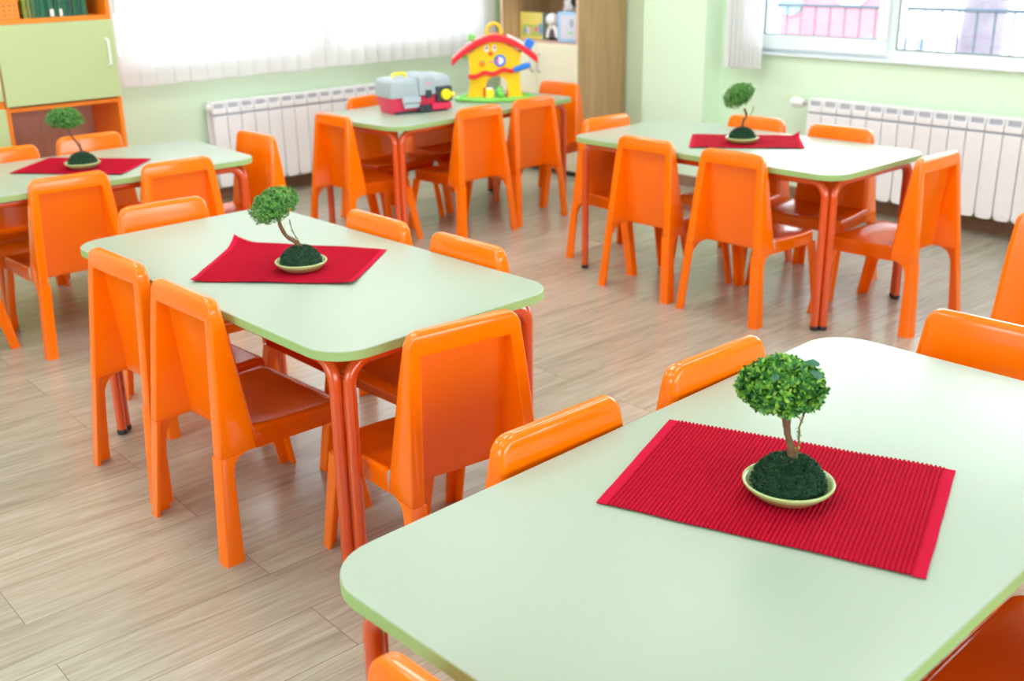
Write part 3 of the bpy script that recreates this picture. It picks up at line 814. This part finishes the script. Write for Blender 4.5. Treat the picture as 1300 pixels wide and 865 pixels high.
# ---- vertical blinds
def blind(label, axis, at, u0, u1, z0, z1, pitch, width, ang, name='vertical_blind'):
    o = thing(name, label, 'blind', (0, 0, 0))
    bm = bmesh.new(); n = int(round((u1-u0)/pitch)); rnd = random.Random(5)
    for k in range(n):
        u = u0+pitch*(k+.5); an = ang+rnd.gauss(0, .05); dx, dy = width/2*cos(an), width/2*sin(an)
        for (za, zb) in ((z0+rnd.uniform(-.003, .003), z1),):
            rows = []
            for z in (za, zb):
                row = []
                for s in (-1, -.5, 0, .5, 1):
                    c_ = .004*(1-s*s)
                    uu, dd = u+dx*s-sin(an)*c_, dy*s+cos(an)*c_
                    row.append(bm.verts.new((uu, at+dd, z) if axis == 'b' else (at+dd, uu, z)))
                rows.append(row)
            for i in range(4): bm.faces.new((rows[0][i], rows[0][i+1], rows[1][i+1], rows[1][i]))
    obj('slats', bm, 'blind', o, angle=60)
    bm = bmesh.new()
    for k in range(n):   # bottom weights
        u = u0+pitch*(k+.5); dx, dy = width/2*cos(ang)*.98, width/2*sin(ang)*.98
        p = [(u-dx, at-dy), (u+dx, at+dy)]
        pts = [Vector((q[0], q[1], z0+.012)) if axis == 'b' else Vector((q[1], q[0], z0+.012)) for q in p]
        tube(bm, pts, .0028, 4)
    obj('slat_weights', bm, 'wpl', o)
    bm = bmesh.new()
    if axis == 'b': box(bm, u0-.02, u1+.02, at-.02, at+.02, z1, z1+.04)
    else: box(bm, at-.02, at+.02, u0-.02, u1+.02, z1, z1+.04)
    obj('head_rail', bm, 'wpl', o)
    return o
blind('closed white vertical blind glowing with daylight across the back wall window', 'b', B1-.105, 2.17, 4.80, .690, 2.75, .095, .087, math.radians(-5))
blind('white vertical blind drawn together at the left edge of the right window', 'a', A1-.13, 3.560, 3.790, .690, 2.75, .030, .075, math.radians(30))

# ---- radiators
def radiator(label, axis, at, u0, n, sgn, valve_at=None):
    """front face plane at, sections .086 wide starting at u0 going sgn"""
    o = thing('radiator', label, 'radiator', (0, 0, 0), 0, 'white sectional radiators')
    zt, zb = .565, .095; pw = .086
    dep = .095
    def V(u, d, z):  # d = depth into the wall
        return (u, at+d, z) if axis == 'b' else (at+d, u, z)
    def bx(bm, ua, ub, da, db, za, zb, mi=0):
        if ub < ua: ua, ub = ub, ua
        if axis == 'b': box(bm, ua, ub, at+da, at+db, za, zb, mi)
        else: box(bm, at+da, at+db, ua, ub, za, zb, mi)
    bm = bmesh.new()
    # section: front panel with rounded foot, top collar with grille slots
    w = pw*.94/2
    bx(bm, -w, w, 0, .012, zb+.02, zt-.076)
    pts = [(-w, zb+.02), (-w*.75, zb+.004), (-w*.4, zb), (w*.4, zb), (w*.75, zb+.004), (w, zb+.02)]
    A_ = [bm.verts.new(V(u, 0, z)) for u, z in pts]; B_ = [bm.verts.new(V(u, .012, z)) for u, z in pts]
    bm.faces.new(A_); bm.faces.new(B_[::-1])
    for i in range(6): bm.faces.new((A_[i], A_[(i+1) % 6], B_[(i+1) % 6], B_[i]))
    bx(bm, -w, w, .004, .085, zt-.055, zt-.035)          # collar
    bx(bm, -w, w, .002, .010, zt-.064, zt-.034)
    bx(bm, -w, w, .014, .085, zt-.010, zt)               # top
    bx(bm, -w, -w+.010, .006, .085, zt-.040, zt-.004); bx(bm, w-.010, w, .006, .085, zt-.040, zt-.004)
    bx(bm, -.009, .009, .016, dep, zb+.01, zt-.012)      # water channel
    bx(bm, -w, w, dep-.02, dep-.012, zb+.03, zt-.06)     # rear fin
    s0 = obj('section', bm, 'rad', o, angle=30, bevel=.002)
    secs = [s0]
    for k in range(1, n):
        c = s0.copy(); C.objects.link(c); c.parent = o; secs.append(c)
    for k, s in enumerate(secs):
        u = u0+sgn*pw*(k+.5)
        s.location = (u, 0, 0) if axis == 'b' else (0, u, 0)
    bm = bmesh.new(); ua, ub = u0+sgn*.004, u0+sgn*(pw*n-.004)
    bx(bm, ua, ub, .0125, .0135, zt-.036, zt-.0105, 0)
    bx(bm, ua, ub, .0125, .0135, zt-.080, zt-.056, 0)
    obj('slot_shade_sheet', bm, 'rad_slot_shade', o, False)  # thin grey sheet gives the grille slots their shade as colour
    bm = bmesh.new()
    if axis == 'b': tube(bm, [(u0+.01, at+.045, zt-.025), (u0-.012, at+.045, zt-.025)], .017, 14)
    else: tube(bm, [(at+.045, u0-.01, zt-.025), (at+.045, u0+.012, zt-.025)], .017, 14)
    obj('end_plug', bm, 'rad', o)
    if valve_at:
        bm = bmesh.new()
        y = u0; tube(bm, [(at+.045, y+.01, zt-.032), (at+.045, y+.055, zt-.032)], .007, 10); tube(bm, [(at+.045, y+.03, zt-.032), (at+.075, y+.03, zt-.032), (at+.125, y+.03, zt-.032)], .009, 8)
        v = obj('valve_pipe', bm, 'steel', o)
        bm = bmesh.new(); tube(bm, [(at+.045, y+.050, zt-.030), (at+.045, y+.055, zt-.030), (at+.045, y+.10, zt-.030), (at+.045, y+.118, zt-.030), (at+.045, y+.124, zt-.030)], [.016, .022, .026, .024, .014], 18)
        obj('valve_knob', bm, 'wpl', v, angle=50)
    bm = bmesh.new()
    for k in (1.5, n-1.5):
        u = u0+sgn*pw*k
        bx(bm, u-.008, u+.008, .06, .125, zt-.09, zt-.07)
    obj('bracket', bm, 'rad', o)
    return o
radiator('white sectional radiator under the blinds on the back wall', 'b', 5.555, 2.735, 13, 1)
radiator('long white sectional radiator with a round valve knob under the right window', 'a', 4.945, 3.244, 24, -1, True)

# ---- left cabinet (orange carcass, green doors)
def cabinet_left():
    fb, bb = 5.30, 5.675   # front and back along b
    t = .020
    def unit(label, a0, a1, zdoors, shelves, open_rows):
        o = thing('cabinet', label, 'cabinet', (0, 0, 0))
        bm = bmesh.new()
        box(bm, a0, a0+t, fb, bb, 0, 2.0); box(bm, a1-t, a1, fb, bb, 0, 2.0)
        for z in shelves: box(bm, a0+t, a1-t, fb+.002, bb, z-t, z)
        obj('carcass', bm, 'cab_orange', o, angle=30, bevel=.0015)
        bm = bmesh.new(); box(bm, a0+t, a1-t, bb-.008, bb, .02, 1.98); obj('back_board', bm, 'cab_back', o, False)
        for (z0, z1, m_, hx) in zdoors:
            bm = bmesh.new(); box(bm, a0+.004, a1-.003, fb-.018, fb, z0, z1); d = obj('door', bm, m_, o, angle=30, bevel=.002)
            if hx:
                bm = bmesh.new(); zc = (z0+z1)/2+.03
                tube(bm, [(hx, fb-.018, zc+.065), (hx, fb-.040, zc+.055), (hx, fb-.040, zc-.055), (hx, fb-.018, zc-.065)], .005, 8); obj('door_handle', bm, 'wpl', d)
        return o
    unit('orange and green cabinet section with green flap door and open compartments, left of the window', 1.575, 2.130, [(.690, 1.055, 'cab_green', 2.085), (.03, .30, 'cab_green', None)], (.02, .32, .682, 1.076, 1.50, 2.0), None)
    unit('orange cabinet section at the left picture edge with a green lower door', 1.00, 1.573, [(.03, .682, 'cab_green', 1.06), (.72, 1.055, 'cab_green', None)], (.02, .70, 1.076, 1.50, 2.0), None)
cabinet_left()
# things on the open shelf
bx_z = 1.0763
o = thing('basket', 'orange perforated plastic basket on the open cabinet shelf, top left corner', 'basket', (1.660, 5.42, bx_z))
bm = bmesh.new(); L2, D2, H2 = .054, .095, .085
box(bm, -L2, L2, -D2, -D2+.004, 0, H2); box(bm, -L2, L2, D2-.004, D2, 0, H2); box(bm, -L2, -L2+.004, -D2, D2, 0, H2); box(bm, L2-.004, L2, -D2, D2, 0, H2); box(bm, -L2, L2, -D2, D2, 0, .004)
obj('body', bm, 'opl', o, angle=30, bevel=.002)
bm = bmesh.new()
box(bm, -L2-.004, L2+.004, -D2-.004, -D2+.006, H2-.006, H2+.004); box(bm, -L2-.004, L2+.004, D2-.006, D2+.004, H2-.006, H2+.004)
box(bm, -L2-.004, -L2+.006, -D2, D2, H2-.006, H2+.004); box(bm, L2-.006, L2+.004, -D2, D2, H2-.006, H2+.004); obj('rim', bm, 'opl', o, bevel=.002)
bm = bmesh.new()
for i in range(4):
    for j in range(3): 
        x = -L2+.018+i*.024; z = .02+j*.02; tube(bm, [(x, -D2-.0006, z), (x, -D2+.001, z)], .004, 8)
obj('holes', bm, 'black', o)
greens = [(.20, .26, .03), (.16, .20, .04), (.05, .14, .05), (.0, .10, .05), (.01, .13, .06), (.005, .08, .05), (.02, .15, .06), (.0, .09, .04), (.03, .12, .08), (.0, .11, .05), (.02, .07, .06), (.01, .12, .04), (.0, .08, .06), (.02, .13, .05)]
gl = ['olive green', 'moss green', 'dull green']+['dark green']*11
x = 1.738
for k, g in enumerate(greens):
    M['bk%d' % k] = mat('book_cover_%d' % k, g, .35, var=(25, .5))
    th = SEED.uniform(.017, .026)
    hh = SEED.uniform(.25, .28); dp = .19
    o = thing('book', '', 'book', (x+th/2, 5.345+SEED.uniform(0, .01), bx_z), 0, 'green spined books on the open cabinet shelf')
    bm = bmesh.new()
    pts = [(-th/2, 0), (-th/2+.004, -.003), (th/2-.004, -.003), (th/2, 0), (th/2, dp), (th/2-.002, dp), (th/2-.002, .002), (-th/2+.002, .002), (-th/2+.002, dp), (-th/2, dp)]
    prism(bm, pts, 0, hh, 'z'); bmesh.ops.triangulate(bm, faces=[f for f in bm.faces if len(f.verts) > 4])
    obj('cover', bm, 'bk%d' % k, o, angle=30)
    bm = bmesh.new(); box(bm, -th/2+.002, th/2-.002, .003, dp-.004, .003, hh-.003); obj('pages', bm, 'cream', o, False)
    if k == 0: lb = 'olive green book at the left end of the row, right beside the orange basket'
    elif k == 1: lb = 'moss green book, second in the row from the orange basket'
    elif k == len(greens)-1: lb = 'dark green book at the right end of the row of books, against the cabinet side'
    else: lb = 'green spined book upright inside the row between the olive book and the cabinet side'
    o['label'] = lb
    if k in (6, 8): 
        bm = bmesh.new(); box(bm, -th/2+.003, th/2-.003, -.0040, -.0028, .004, .035); obj('spine_label', bm, 'wpl', o, False)
    x += th+.0012

# ---- right cabinet (beech side, cream doors)
def cabinet_right():
    a0, a1 = 4.66, 5.07; b0, b1 = 4.64, 5.335; t = .022; zt = .790
    o = thing('cabinet', 'tall beech cabinet with cream doors below open shelf, in the back corner', 'cabinet')
    bm = bmesh.new(); box(bm, a0, a1, b0, b0+t, .0, 2.1); obj('side_board', bm, 'cab_wood', o, False)
    bm = bmesh.new(); box(bm, a0, a1, b1-t, b1, .0, 2.1); obj('side_board', bm, 'cab_wood', o, False)
    bm = bmesh.new(); box(bm, a0-.0012, a0, b0, b0+t, .0, 2.1); box(bm, a0-.0012, a0, b1-t, b1, 0, 2.1); obj('edge_band', bm, 'cab_pink', o, False)
    bm = bmesh.new(); box(bm, a0+.004, a1, b0+t, b1-t, zt-t, zt); box(bm, a0+.004, a1, b0+t, b1-t, 1.20, 1.20+t); box(bm, a0, a1, b0+t, b1-t, 2.1-t, 2.1); box(bm, a0+.03, a1, b0+t, b1-t, .05, .05+t)
    obj('shelf', bm, 'cab_pink', o, False)
    bm = bmesh.new(); box(bm, a1-.008, a1, b0+t, b1-t, .05, 2.08); obj('back_board', bm, 'cab_wood', o, False)
    bm = bmesh.new(); box(bm, a0+.04, a0+.055, b0+t, b1-t, 0, .05); obj('plinth', bm, 'black', o, False)
    bm_ = (b0+b1)/2
    for (ya, yb, hb) in ((b0+.002, bm_-.002, bm_-.030), (bm_+.002, b1-.002, bm_+.030)):
        bm = bmesh.new(); box(bm, a0-.018, a0-.0015, ya, yb, .030, zt-.006); d = obj('door', bm, 'cream', o, angle=30, bevel=.002)
        bm = bmesh.new(); tube(bm, [(a0-.018, hb, .722), (a0-.042, hb, .710), (a0-.045, hb, .665), (a0-.042, hb, .620), (a0-.018, hb, .608)], .0045, 8); obj('door_handle', bm, 'steel', d)
    bm = bmesh.new(); box(bm, a0-.014, a0-.002, b0+.004, b1-.004, .0, .028); obj('base_strip', bm, 'black', o, False)
    return o
cabinet_right()
zs = .7905
M['cover_y'] = mat('yellow_cover', (.78, .66, .16), .4)
M['cover_g'] = mat('meadow_print', (.42, .52, .12), .5, var=(30, .3))
M['print_b'] = mat('blue_print', (.12, .30, .62), .5); M['print_p'] = mat('pink_print', (.75, .15, .35), .5); M['print_w'] = mat('lilac_print', (.62, .58, .70), .5); M['print_o'] = mat('orange_print', (.8, .4, .12), .5)
o = thing('picture_book', 'yellow picture book with a meadow scene facing out on the corner cabinet shelf', 'book', (4.80, 5.195, zs), 0)
bm = bmesh.new(); box(bm, -.006, .006, -.105, .105, 0, .160); obj('cover', bm, 'cover_y', o, bevel=.002)
bm = bmesh.new(); box(bm, -.0072, -.0062, -.095, .085, .015, .085); obj('meadow', bm, 'cover_g', o, False)
for nm, (y, z, ry, rz_, m_) in {'blue_flower': (.055, .048, .012, .014, 'print_b'), 'white_rabbit': (.028, .050, .016, .026, 'print_w'), 'orange_figure': (.002, .052, .008, .02, 'print_o'), 'pink_flower': (-.048, .058, .018, .016, 'print_p')}.items():
    bm = bmesh.new(); ellipsoid(bm, (-.0076, y, z), (.0006, ry, rz_), None, 12); obj(nm, bm, m_, o)
bm = bmesh.new(); ellipsoid(bm, (-.0076, -.088, .062), (.0006, .014, .038), None, 12); obj('blue_figure', bm, 'print_b', o)
for k, (y, th, c, lb) in enumerate(((5.078, .018, (.05, .13, .22), 'dark blue book upright beside the yellow picture book'), (5.057, .016, (.16, .15, .06), 'dark olive book in the upright row on the corner cabinet shelf'), (5.037, .018, (.03, .18, .04), 'deep green book in the upright row beside the white toy'))):
    M['cb%d' % k] = mat('cabinet_book_%d' % k, c, .4)
    o = thing('book', lb, 'book', (4.79, y, zs), 0, 'books on the corner cabinet shelf')
    bm = bmesh.new(); prism(bm, [(0, -th/2), (.004, -th/2-.0), (.16, -th/2), (.16, -th/2+.002), (.004, -th/2+.002), (.004, th/2-.002), (.16, th/2-.002), (.16, th/2), (0, th/2)], 0, .158, 'z'); bmesh.ops.triangulate(bm, faces=[f for f in bm.faces if len(f.verts) > 4]); obj('cover', bm, 'cb%d' % k, o, False)
    bm = bmesh.new(); box(bm, .005, .156, -th/2+.0022, th/2-.0022, .003, .154); obj('pages', bm, 'cream', o, False)
M['lblue'] = mat('light_blue_card', (.36, .55, .80), .5)
o = thing('folder', 'light blue folder standing at the back of the corner cabinet shelf behind the white toy', 'folder', (5.00, 4.93, zs))
bm = bmesh.new(); box(bm, -.006, .006, -.10, .10, 0, .20); obj('cover', bm, 'lblue', o, bevel=.002); bm = bmesh.new(); box(bm, -.0035, .0035, -.102, .098, .003, .197); obj('pages', bm, 'wpl', o, False)
M['plush'] = mat('white_plush', (.80, .80, .82), .95, bump=(300, .8)); M['dgrey'] = mat('dark_grey_plush', (.10, .09, .10), .95); M['brownp'] = mat('dark_brown_plush', (.05, .03, .025), .95)
# white round toy: ball on an arch
o = thing('ball_toy', 'white ball resting on a white arch with dark inside, on the corner cabinet shelf', 'toy', (4.78, 4.985, zs+.016))
bm = bmesh.new(); pts = [(0, .040*cos(q), .0+.068*sin(q)) for q in [pi*k/16 for k in range(17)]]; tube(bm, pts, [.015]*17, 10); obj('arch', bm, 'wpl', o, angle=60)
bm = bmesh.new(); ellipsoid(bm, (.004, 0, .0), (.02, .034, .062)); 
for v in bm.verts: v.co.z = max(v.co.z, .0)
obj('dark_core', bm, 'dgrey', o)
bm = bmesh.new(); ellipsoid(bm, (-.002, 0, .108), (.040, .043, .040)); obj('ball', bm, 'wpl', o)
# white plush animal
o = thing('plush_toy', 'white plush animal with dark brown hair behind the blue framed box on the corner shelf', 'toy', (4.86, 4.885, zs))
bm = bmesh.new(); ellipsoid(bm, (0, 0, .085), (.055, .065, .085)); 
for v in bm.verts: v.co.z = max(v.co.z, .0)
ellipsoid(bm, (-.02, .045, .16), (.02, .02, .05)); obj('body', bm, 'plush', o)
bm = bmesh.new(); ellipsoid(bm, (-.01, .0, .215), (.05, .055, .05)); obj('head', bm, 'plush', o)
bm = bmesh.new(); ellipsoid(bm, (-.012, -.055, .232), (.05, .045, .042)); obj('hair', bm, 'brownp', o)
bm = bmesh.new(); ellipsoid(bm, (-.058, .02, .205), (.006, .008, .006)); obj('nose', bm, 'pink', o)
# blue framed box
M['pale'] = mat('pale_lilac_panel', (.62, .62, .76), .4)
o = thing('box', 'light blue framed box with green mark at the right end of the corner shelf', 'box', (4.72, 4.762, zs))
bm = bmesh.new(); box(bm, -.03, .03, -.092, .092, 0, .178); obj('body', bm, 'lblue', o, angle=30, bevel=.008)
bm = bmesh.new(); box(bm, -.032, -.0295, -.084, .060, .025, .160); obj('front_panel', bm, 'pale', o, False)
bm = bmesh.new()
for q in ((-.045, .058), (-.032, .062), (-.020, .056), (-.008, .060)): ellipsoid(bm, (-.0325, q[0], q[1]), (.001, .009, .005), None, 10)
obj('green_mark', bm, 'gpl', o)
bm = bmesh.new(); ellipsoid(bm, (-.0322, -.035, .115), (.001, .020, .026), None, 12); obj('grey_print', bm, 'gry', o)

# ------------------------------------------------------------------ outside
M['ground'] = mat('snowy_pale_ground', (.5, .5, .48), .9, var=(1, .1))
M['rail'] = mat('grey_railing_paint', (.10, .11, .15), .9, .05)
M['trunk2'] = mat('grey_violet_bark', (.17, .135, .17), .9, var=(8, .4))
M['play_r'] = mat('hazed_red_play_panel', (.50, .17, .21), .8, .1); M['play_y'] = mat('hazed_cream_play_panel', (.50, .48, .34), .8, .1); M['play_g'] = mat('hazed_teal_play_panel', (.20, .32, .32), .8, .1); M['play_b'] = mat('hazed_blue_play_panel', (.22, .28, .40), .8, .1)  # panel colours paled to carry the haze of overexposed daylight
bm = bmesh.new(); box(bm, -14, 30, -20, 30, -.62, -.60); g = obj('ground', bm, 'ground', None, False); struct(g)
# railing along the right window
o = thing('railing', 'dark metal railing with thin balusters outside the right window', 'railing', (0, 0, 0))
ra = 7.2
bm = bmesh.new(); tube(bm, [(ra, -1, .885), (ra, 6.6, .885)], .014, 8); tube(bm, [(ra, -1, -.45), (ra, 6.6, -.45)], .014, 8); obj('rail', bm, 'rail', o)
b0_ = None
for k in range(62):
    y = -.9+k*.122
    if b0_ is None:
        bm = bmesh.new(); tube(bm, [(0, 0, -.60), (0, 0, .885)], .008, 6); b0_ = obj('baluster', bm, 'rail', o); b0_.location = (ra, y, 0)
    else:
        c = b0_.copy(); C.objects.link(c); c.parent = o; c.location = (ra, y, 0)
# playhouse outside
o = thing('playhouse', 'red and cream play panel with round holes in the yard beyond the right window', 'playhouse', (12.0, 7.9, -.60), 0)
def panel(bm, y0, y1, z0, z1, holes, th=.04):
    ys = 24
    box(bm, -th/2, th/2, y0, y1, z0, z1)
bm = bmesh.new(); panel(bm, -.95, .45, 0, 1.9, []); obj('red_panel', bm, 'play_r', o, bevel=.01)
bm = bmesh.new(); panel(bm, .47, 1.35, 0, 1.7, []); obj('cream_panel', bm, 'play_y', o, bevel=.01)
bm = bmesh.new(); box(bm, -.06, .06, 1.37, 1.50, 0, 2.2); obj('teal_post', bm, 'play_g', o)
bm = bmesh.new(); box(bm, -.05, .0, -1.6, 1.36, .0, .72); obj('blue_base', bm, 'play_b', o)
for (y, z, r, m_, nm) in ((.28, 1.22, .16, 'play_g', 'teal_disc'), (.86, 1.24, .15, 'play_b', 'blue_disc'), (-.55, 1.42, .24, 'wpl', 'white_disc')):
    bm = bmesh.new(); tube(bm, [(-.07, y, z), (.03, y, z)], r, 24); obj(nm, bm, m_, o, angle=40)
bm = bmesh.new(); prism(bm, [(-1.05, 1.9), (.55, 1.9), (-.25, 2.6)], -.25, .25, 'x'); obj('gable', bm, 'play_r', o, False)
# tree trunk
o = thing('tree', 'broad grey tree trunk in the yard beyond the right window', 'tree', (9.6, 4.62, -.60))
bm = bmesh.new(); pts = []; 
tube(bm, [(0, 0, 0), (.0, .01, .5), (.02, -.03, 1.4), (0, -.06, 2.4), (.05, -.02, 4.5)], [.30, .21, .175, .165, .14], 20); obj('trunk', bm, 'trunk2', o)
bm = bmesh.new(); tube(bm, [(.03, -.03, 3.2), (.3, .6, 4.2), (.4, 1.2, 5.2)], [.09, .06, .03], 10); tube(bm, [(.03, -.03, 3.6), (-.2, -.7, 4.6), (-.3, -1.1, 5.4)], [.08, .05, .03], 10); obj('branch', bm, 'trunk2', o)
# parked car far away, low fence posts
o = thing('fence', 'low blue fence posts standing left of the tree in the yard', 'fence', (9.0, 5.05, -.60))
bm = bmesh.new()
for k in range(4): box(bm, -.03, .03, -.24+k*.16, -.19+k*.16, 0, 1.12)
obj('post_row', bm, 'play_b', o); bm = bmesh.new(); box(bm, -.02, .02, -.26, .32, .9, .95); obj('cross_rail', bm, 'play_b', o)
# trees beyond the back window (seen through the blind gaps)
M['tree_leaf'] = leaf_mat('garden_leaves', [(0, (.02, .10, .04)), (1, (.08, .25, .12))])
for k, (x_, y_) in enumerate(((4.4, 10.6), (6.3, 12.0), (8.0, 10.4))):
    o = thing('garden_tree', ['green tree beyond the blinds, left of three', 'green tree beyond the blinds, middle of three', 'green tree beyond the blinds, right of three'][k], 'tree', (x_, y_, -.6), 0, 'trees beyond the blinds')
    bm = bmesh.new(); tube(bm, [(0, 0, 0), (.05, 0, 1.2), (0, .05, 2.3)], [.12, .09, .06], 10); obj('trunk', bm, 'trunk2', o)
    bm = bmesh.new(); rnd = random.Random(k)
    for q in range(900):
        v = Vector((rnd.gauss(0, 1), rnd.gauss(0, 1), rnd.gauss(0, 1))).normalized()*rnd.uniform(.6, 1)
        leaf(bm, Vector((v.x*.65, v.y*.65, 2.3+v.z*1.1)), Vector((rnd.gauss(0, 1), rnd.gauss(0, 1), rnd.gauss(0, 1))), Vector((0, 0, 1)), .2, .11)
    obj('foliage', bm, 'tree_leaf', o, smooth=False)

# ------------------------------------------------------------------ ceiling lights
M['tube_glow'] = mat('lamp_diffuser', (.9, .9, .9), .5, emit=((.97, .985, 1), 13))
lamp0 = None
for i, (x_, y_) in enumerate(((-.9, 1.2), (1.3, 1.2), (3.5, 1.2), (-.9, 3.0), (1.3, 3.0), (3.5, 3.0), (-.9, 4.7), (1.3, 4.7), (3.5, 4.9))):
    if lamp0 is None:
        o = thing('ceiling_light', 'rectangular white ceiling light', 'lamp')
        bm = bmesh.new(); box(bm, -.62, .62, -.16, .16, -.06, 0); obj('housing', bm, 'wpl', o, bevel=.004)
        bm = bmesh.new(); box(bm, -.60, .60, -.14, .14, -.064, -.0605); obj('diffuser', bm, 'tube_glow', o, False)
        lamp0 = o
    else: o = dup(lamp0)
    o.location = (x_, y_, ZC); o['group'] = 'ceiling lights'
    o['label'] = 'rectangular white ceiling light above the tables, outside the picture'

# ------------------------------------------------------------------ daylight
w = bpy.data.worlds.new('world'); bpy.context.scene.world = w; w.use_nodes = True
nt = w.node_tree; bg = nt.nodes['Background']; bg.inputs['Strength'].default_value = 6
tc = nt.nodes.new('ShaderNodeTexCoord'); sp = nt.nodes.new('ShaderNodeSeparateXYZ'); nt.links.new(tc.outputs['Generated'], sp.inputs[0])
r = ramp_node(nt, [(.45, (.75, .78, .80)), (.55, (.93, .96, 1.0)), (1, (.80, .90, 1.0))])
mr = nt.nodes.new('ShaderNodeMapRange'); mr.inputs['From Min'].default_value = -1
nt.links.new(sp.outputs['Z'], mr.inputs['Value']); nt.links.new(mr.outputs[0], r.inputs['Fac']); nt.links.new(r.outputs['Color'], bg.inputs['Color'])
def portal(loc, rot, sx, sy):
    l = bpy.data.lights.new('daylight_portal', 'AREA'); l.shape = 'RECTANGLE'; l.size = sx; l.size_y = sy; l.cycles.is_portal = True
    o = bpy.data.objects.new('daylight_portal', l); C.objects.link(o); o.location = loc; o.rotation_euler = rot
portal(((W1H[0]+W1H[1])/2, B1+.24, (W1H[2]+W1H[3])/2), (-pi/2, 0, 0), W1H[1]-W1H[0], W1H[3]-W1H[2])
portal((A1+.24, (W2H[0]+W2H[1])/2, (W2H[2]+W2H[3])/2), (pi/2, 0, pi/2), W2H[1]-W2H[0], W2H[3]-W2H[2])

portal(((W3H[0]+W3H[1])/2, B0-.24, (W3H[2]+W3H[3])/2), (pi/2, 0, 0), W3H[1]-W3H[0], W3H[3]-W3H[2])
portal((A0-.24, (W4H[0]+W4H[1])/2, (W4H[2]+W4H[3])/2), (pi/2, 0, -pi/2), W4H[1]-W4H[0], W4H[3]-W4H[2])

# ------------------------------------------------------------------ camera
pitch, roll, F, cx, cy, Hc = math.radians(19.604), math.radians(-1.274), 1367.5, 623.7, 419.0, 1.347
fw = Vector((0, cos(pitch), -sin(pitch))); rt = Vector((1, 0, 0)); up = Vector((0, sin(pitch), cos(pitch)))
r2 = rt*cos(roll)+up*sin(roll); u2 = -rt*sin(roll)+up*cos(roll)
Rz = Matrix.Rotation(-WA, 3, 'Z')
m3 = Matrix((Rz @ r2, Rz @ u2, Rz @ (-fw))).transposed()
cam = bpy.data.cameras.new('camera'); co = bpy.data.objects.new('camera', cam); C.objects.link(co)
co.matrix_world = Matrix.Translation((0, 0, Hc)) @ m3.to_4x4()
cam.sensor_width = 36; cam.lens = F/1300*36
cam.shift_x = (650-cx)/1300; cam.shift_y = (cy-432.5)/1300
cam.clip_start = .05
cam.dof.use_dof = True; cam.dof.focus_distance = 1.95; cam.dof.aperture_fstop = 4.6
sc = bpy.context.scene; sc.camera = co
vs = sc.view_settings; sc.display_settings.display_device = 'sRGB'
vs.view_transform = 'Standard'; vs.look = 'None'; vs.exposure = 0.7; vs.gamma = 1; vs.use_curve_mapping = False
sc.cycles.max_bounces = 10; sc.cycles.diffuse_bounces = 5; sc.cycles.glossy_bounces = 4; sc.cycles.transparent_max_bounces = 12
sc.cycles.caustics_reflective = False; sc.cycles.caustics_refractive = False; sc.cycles.sample_clamp_indirect = 6
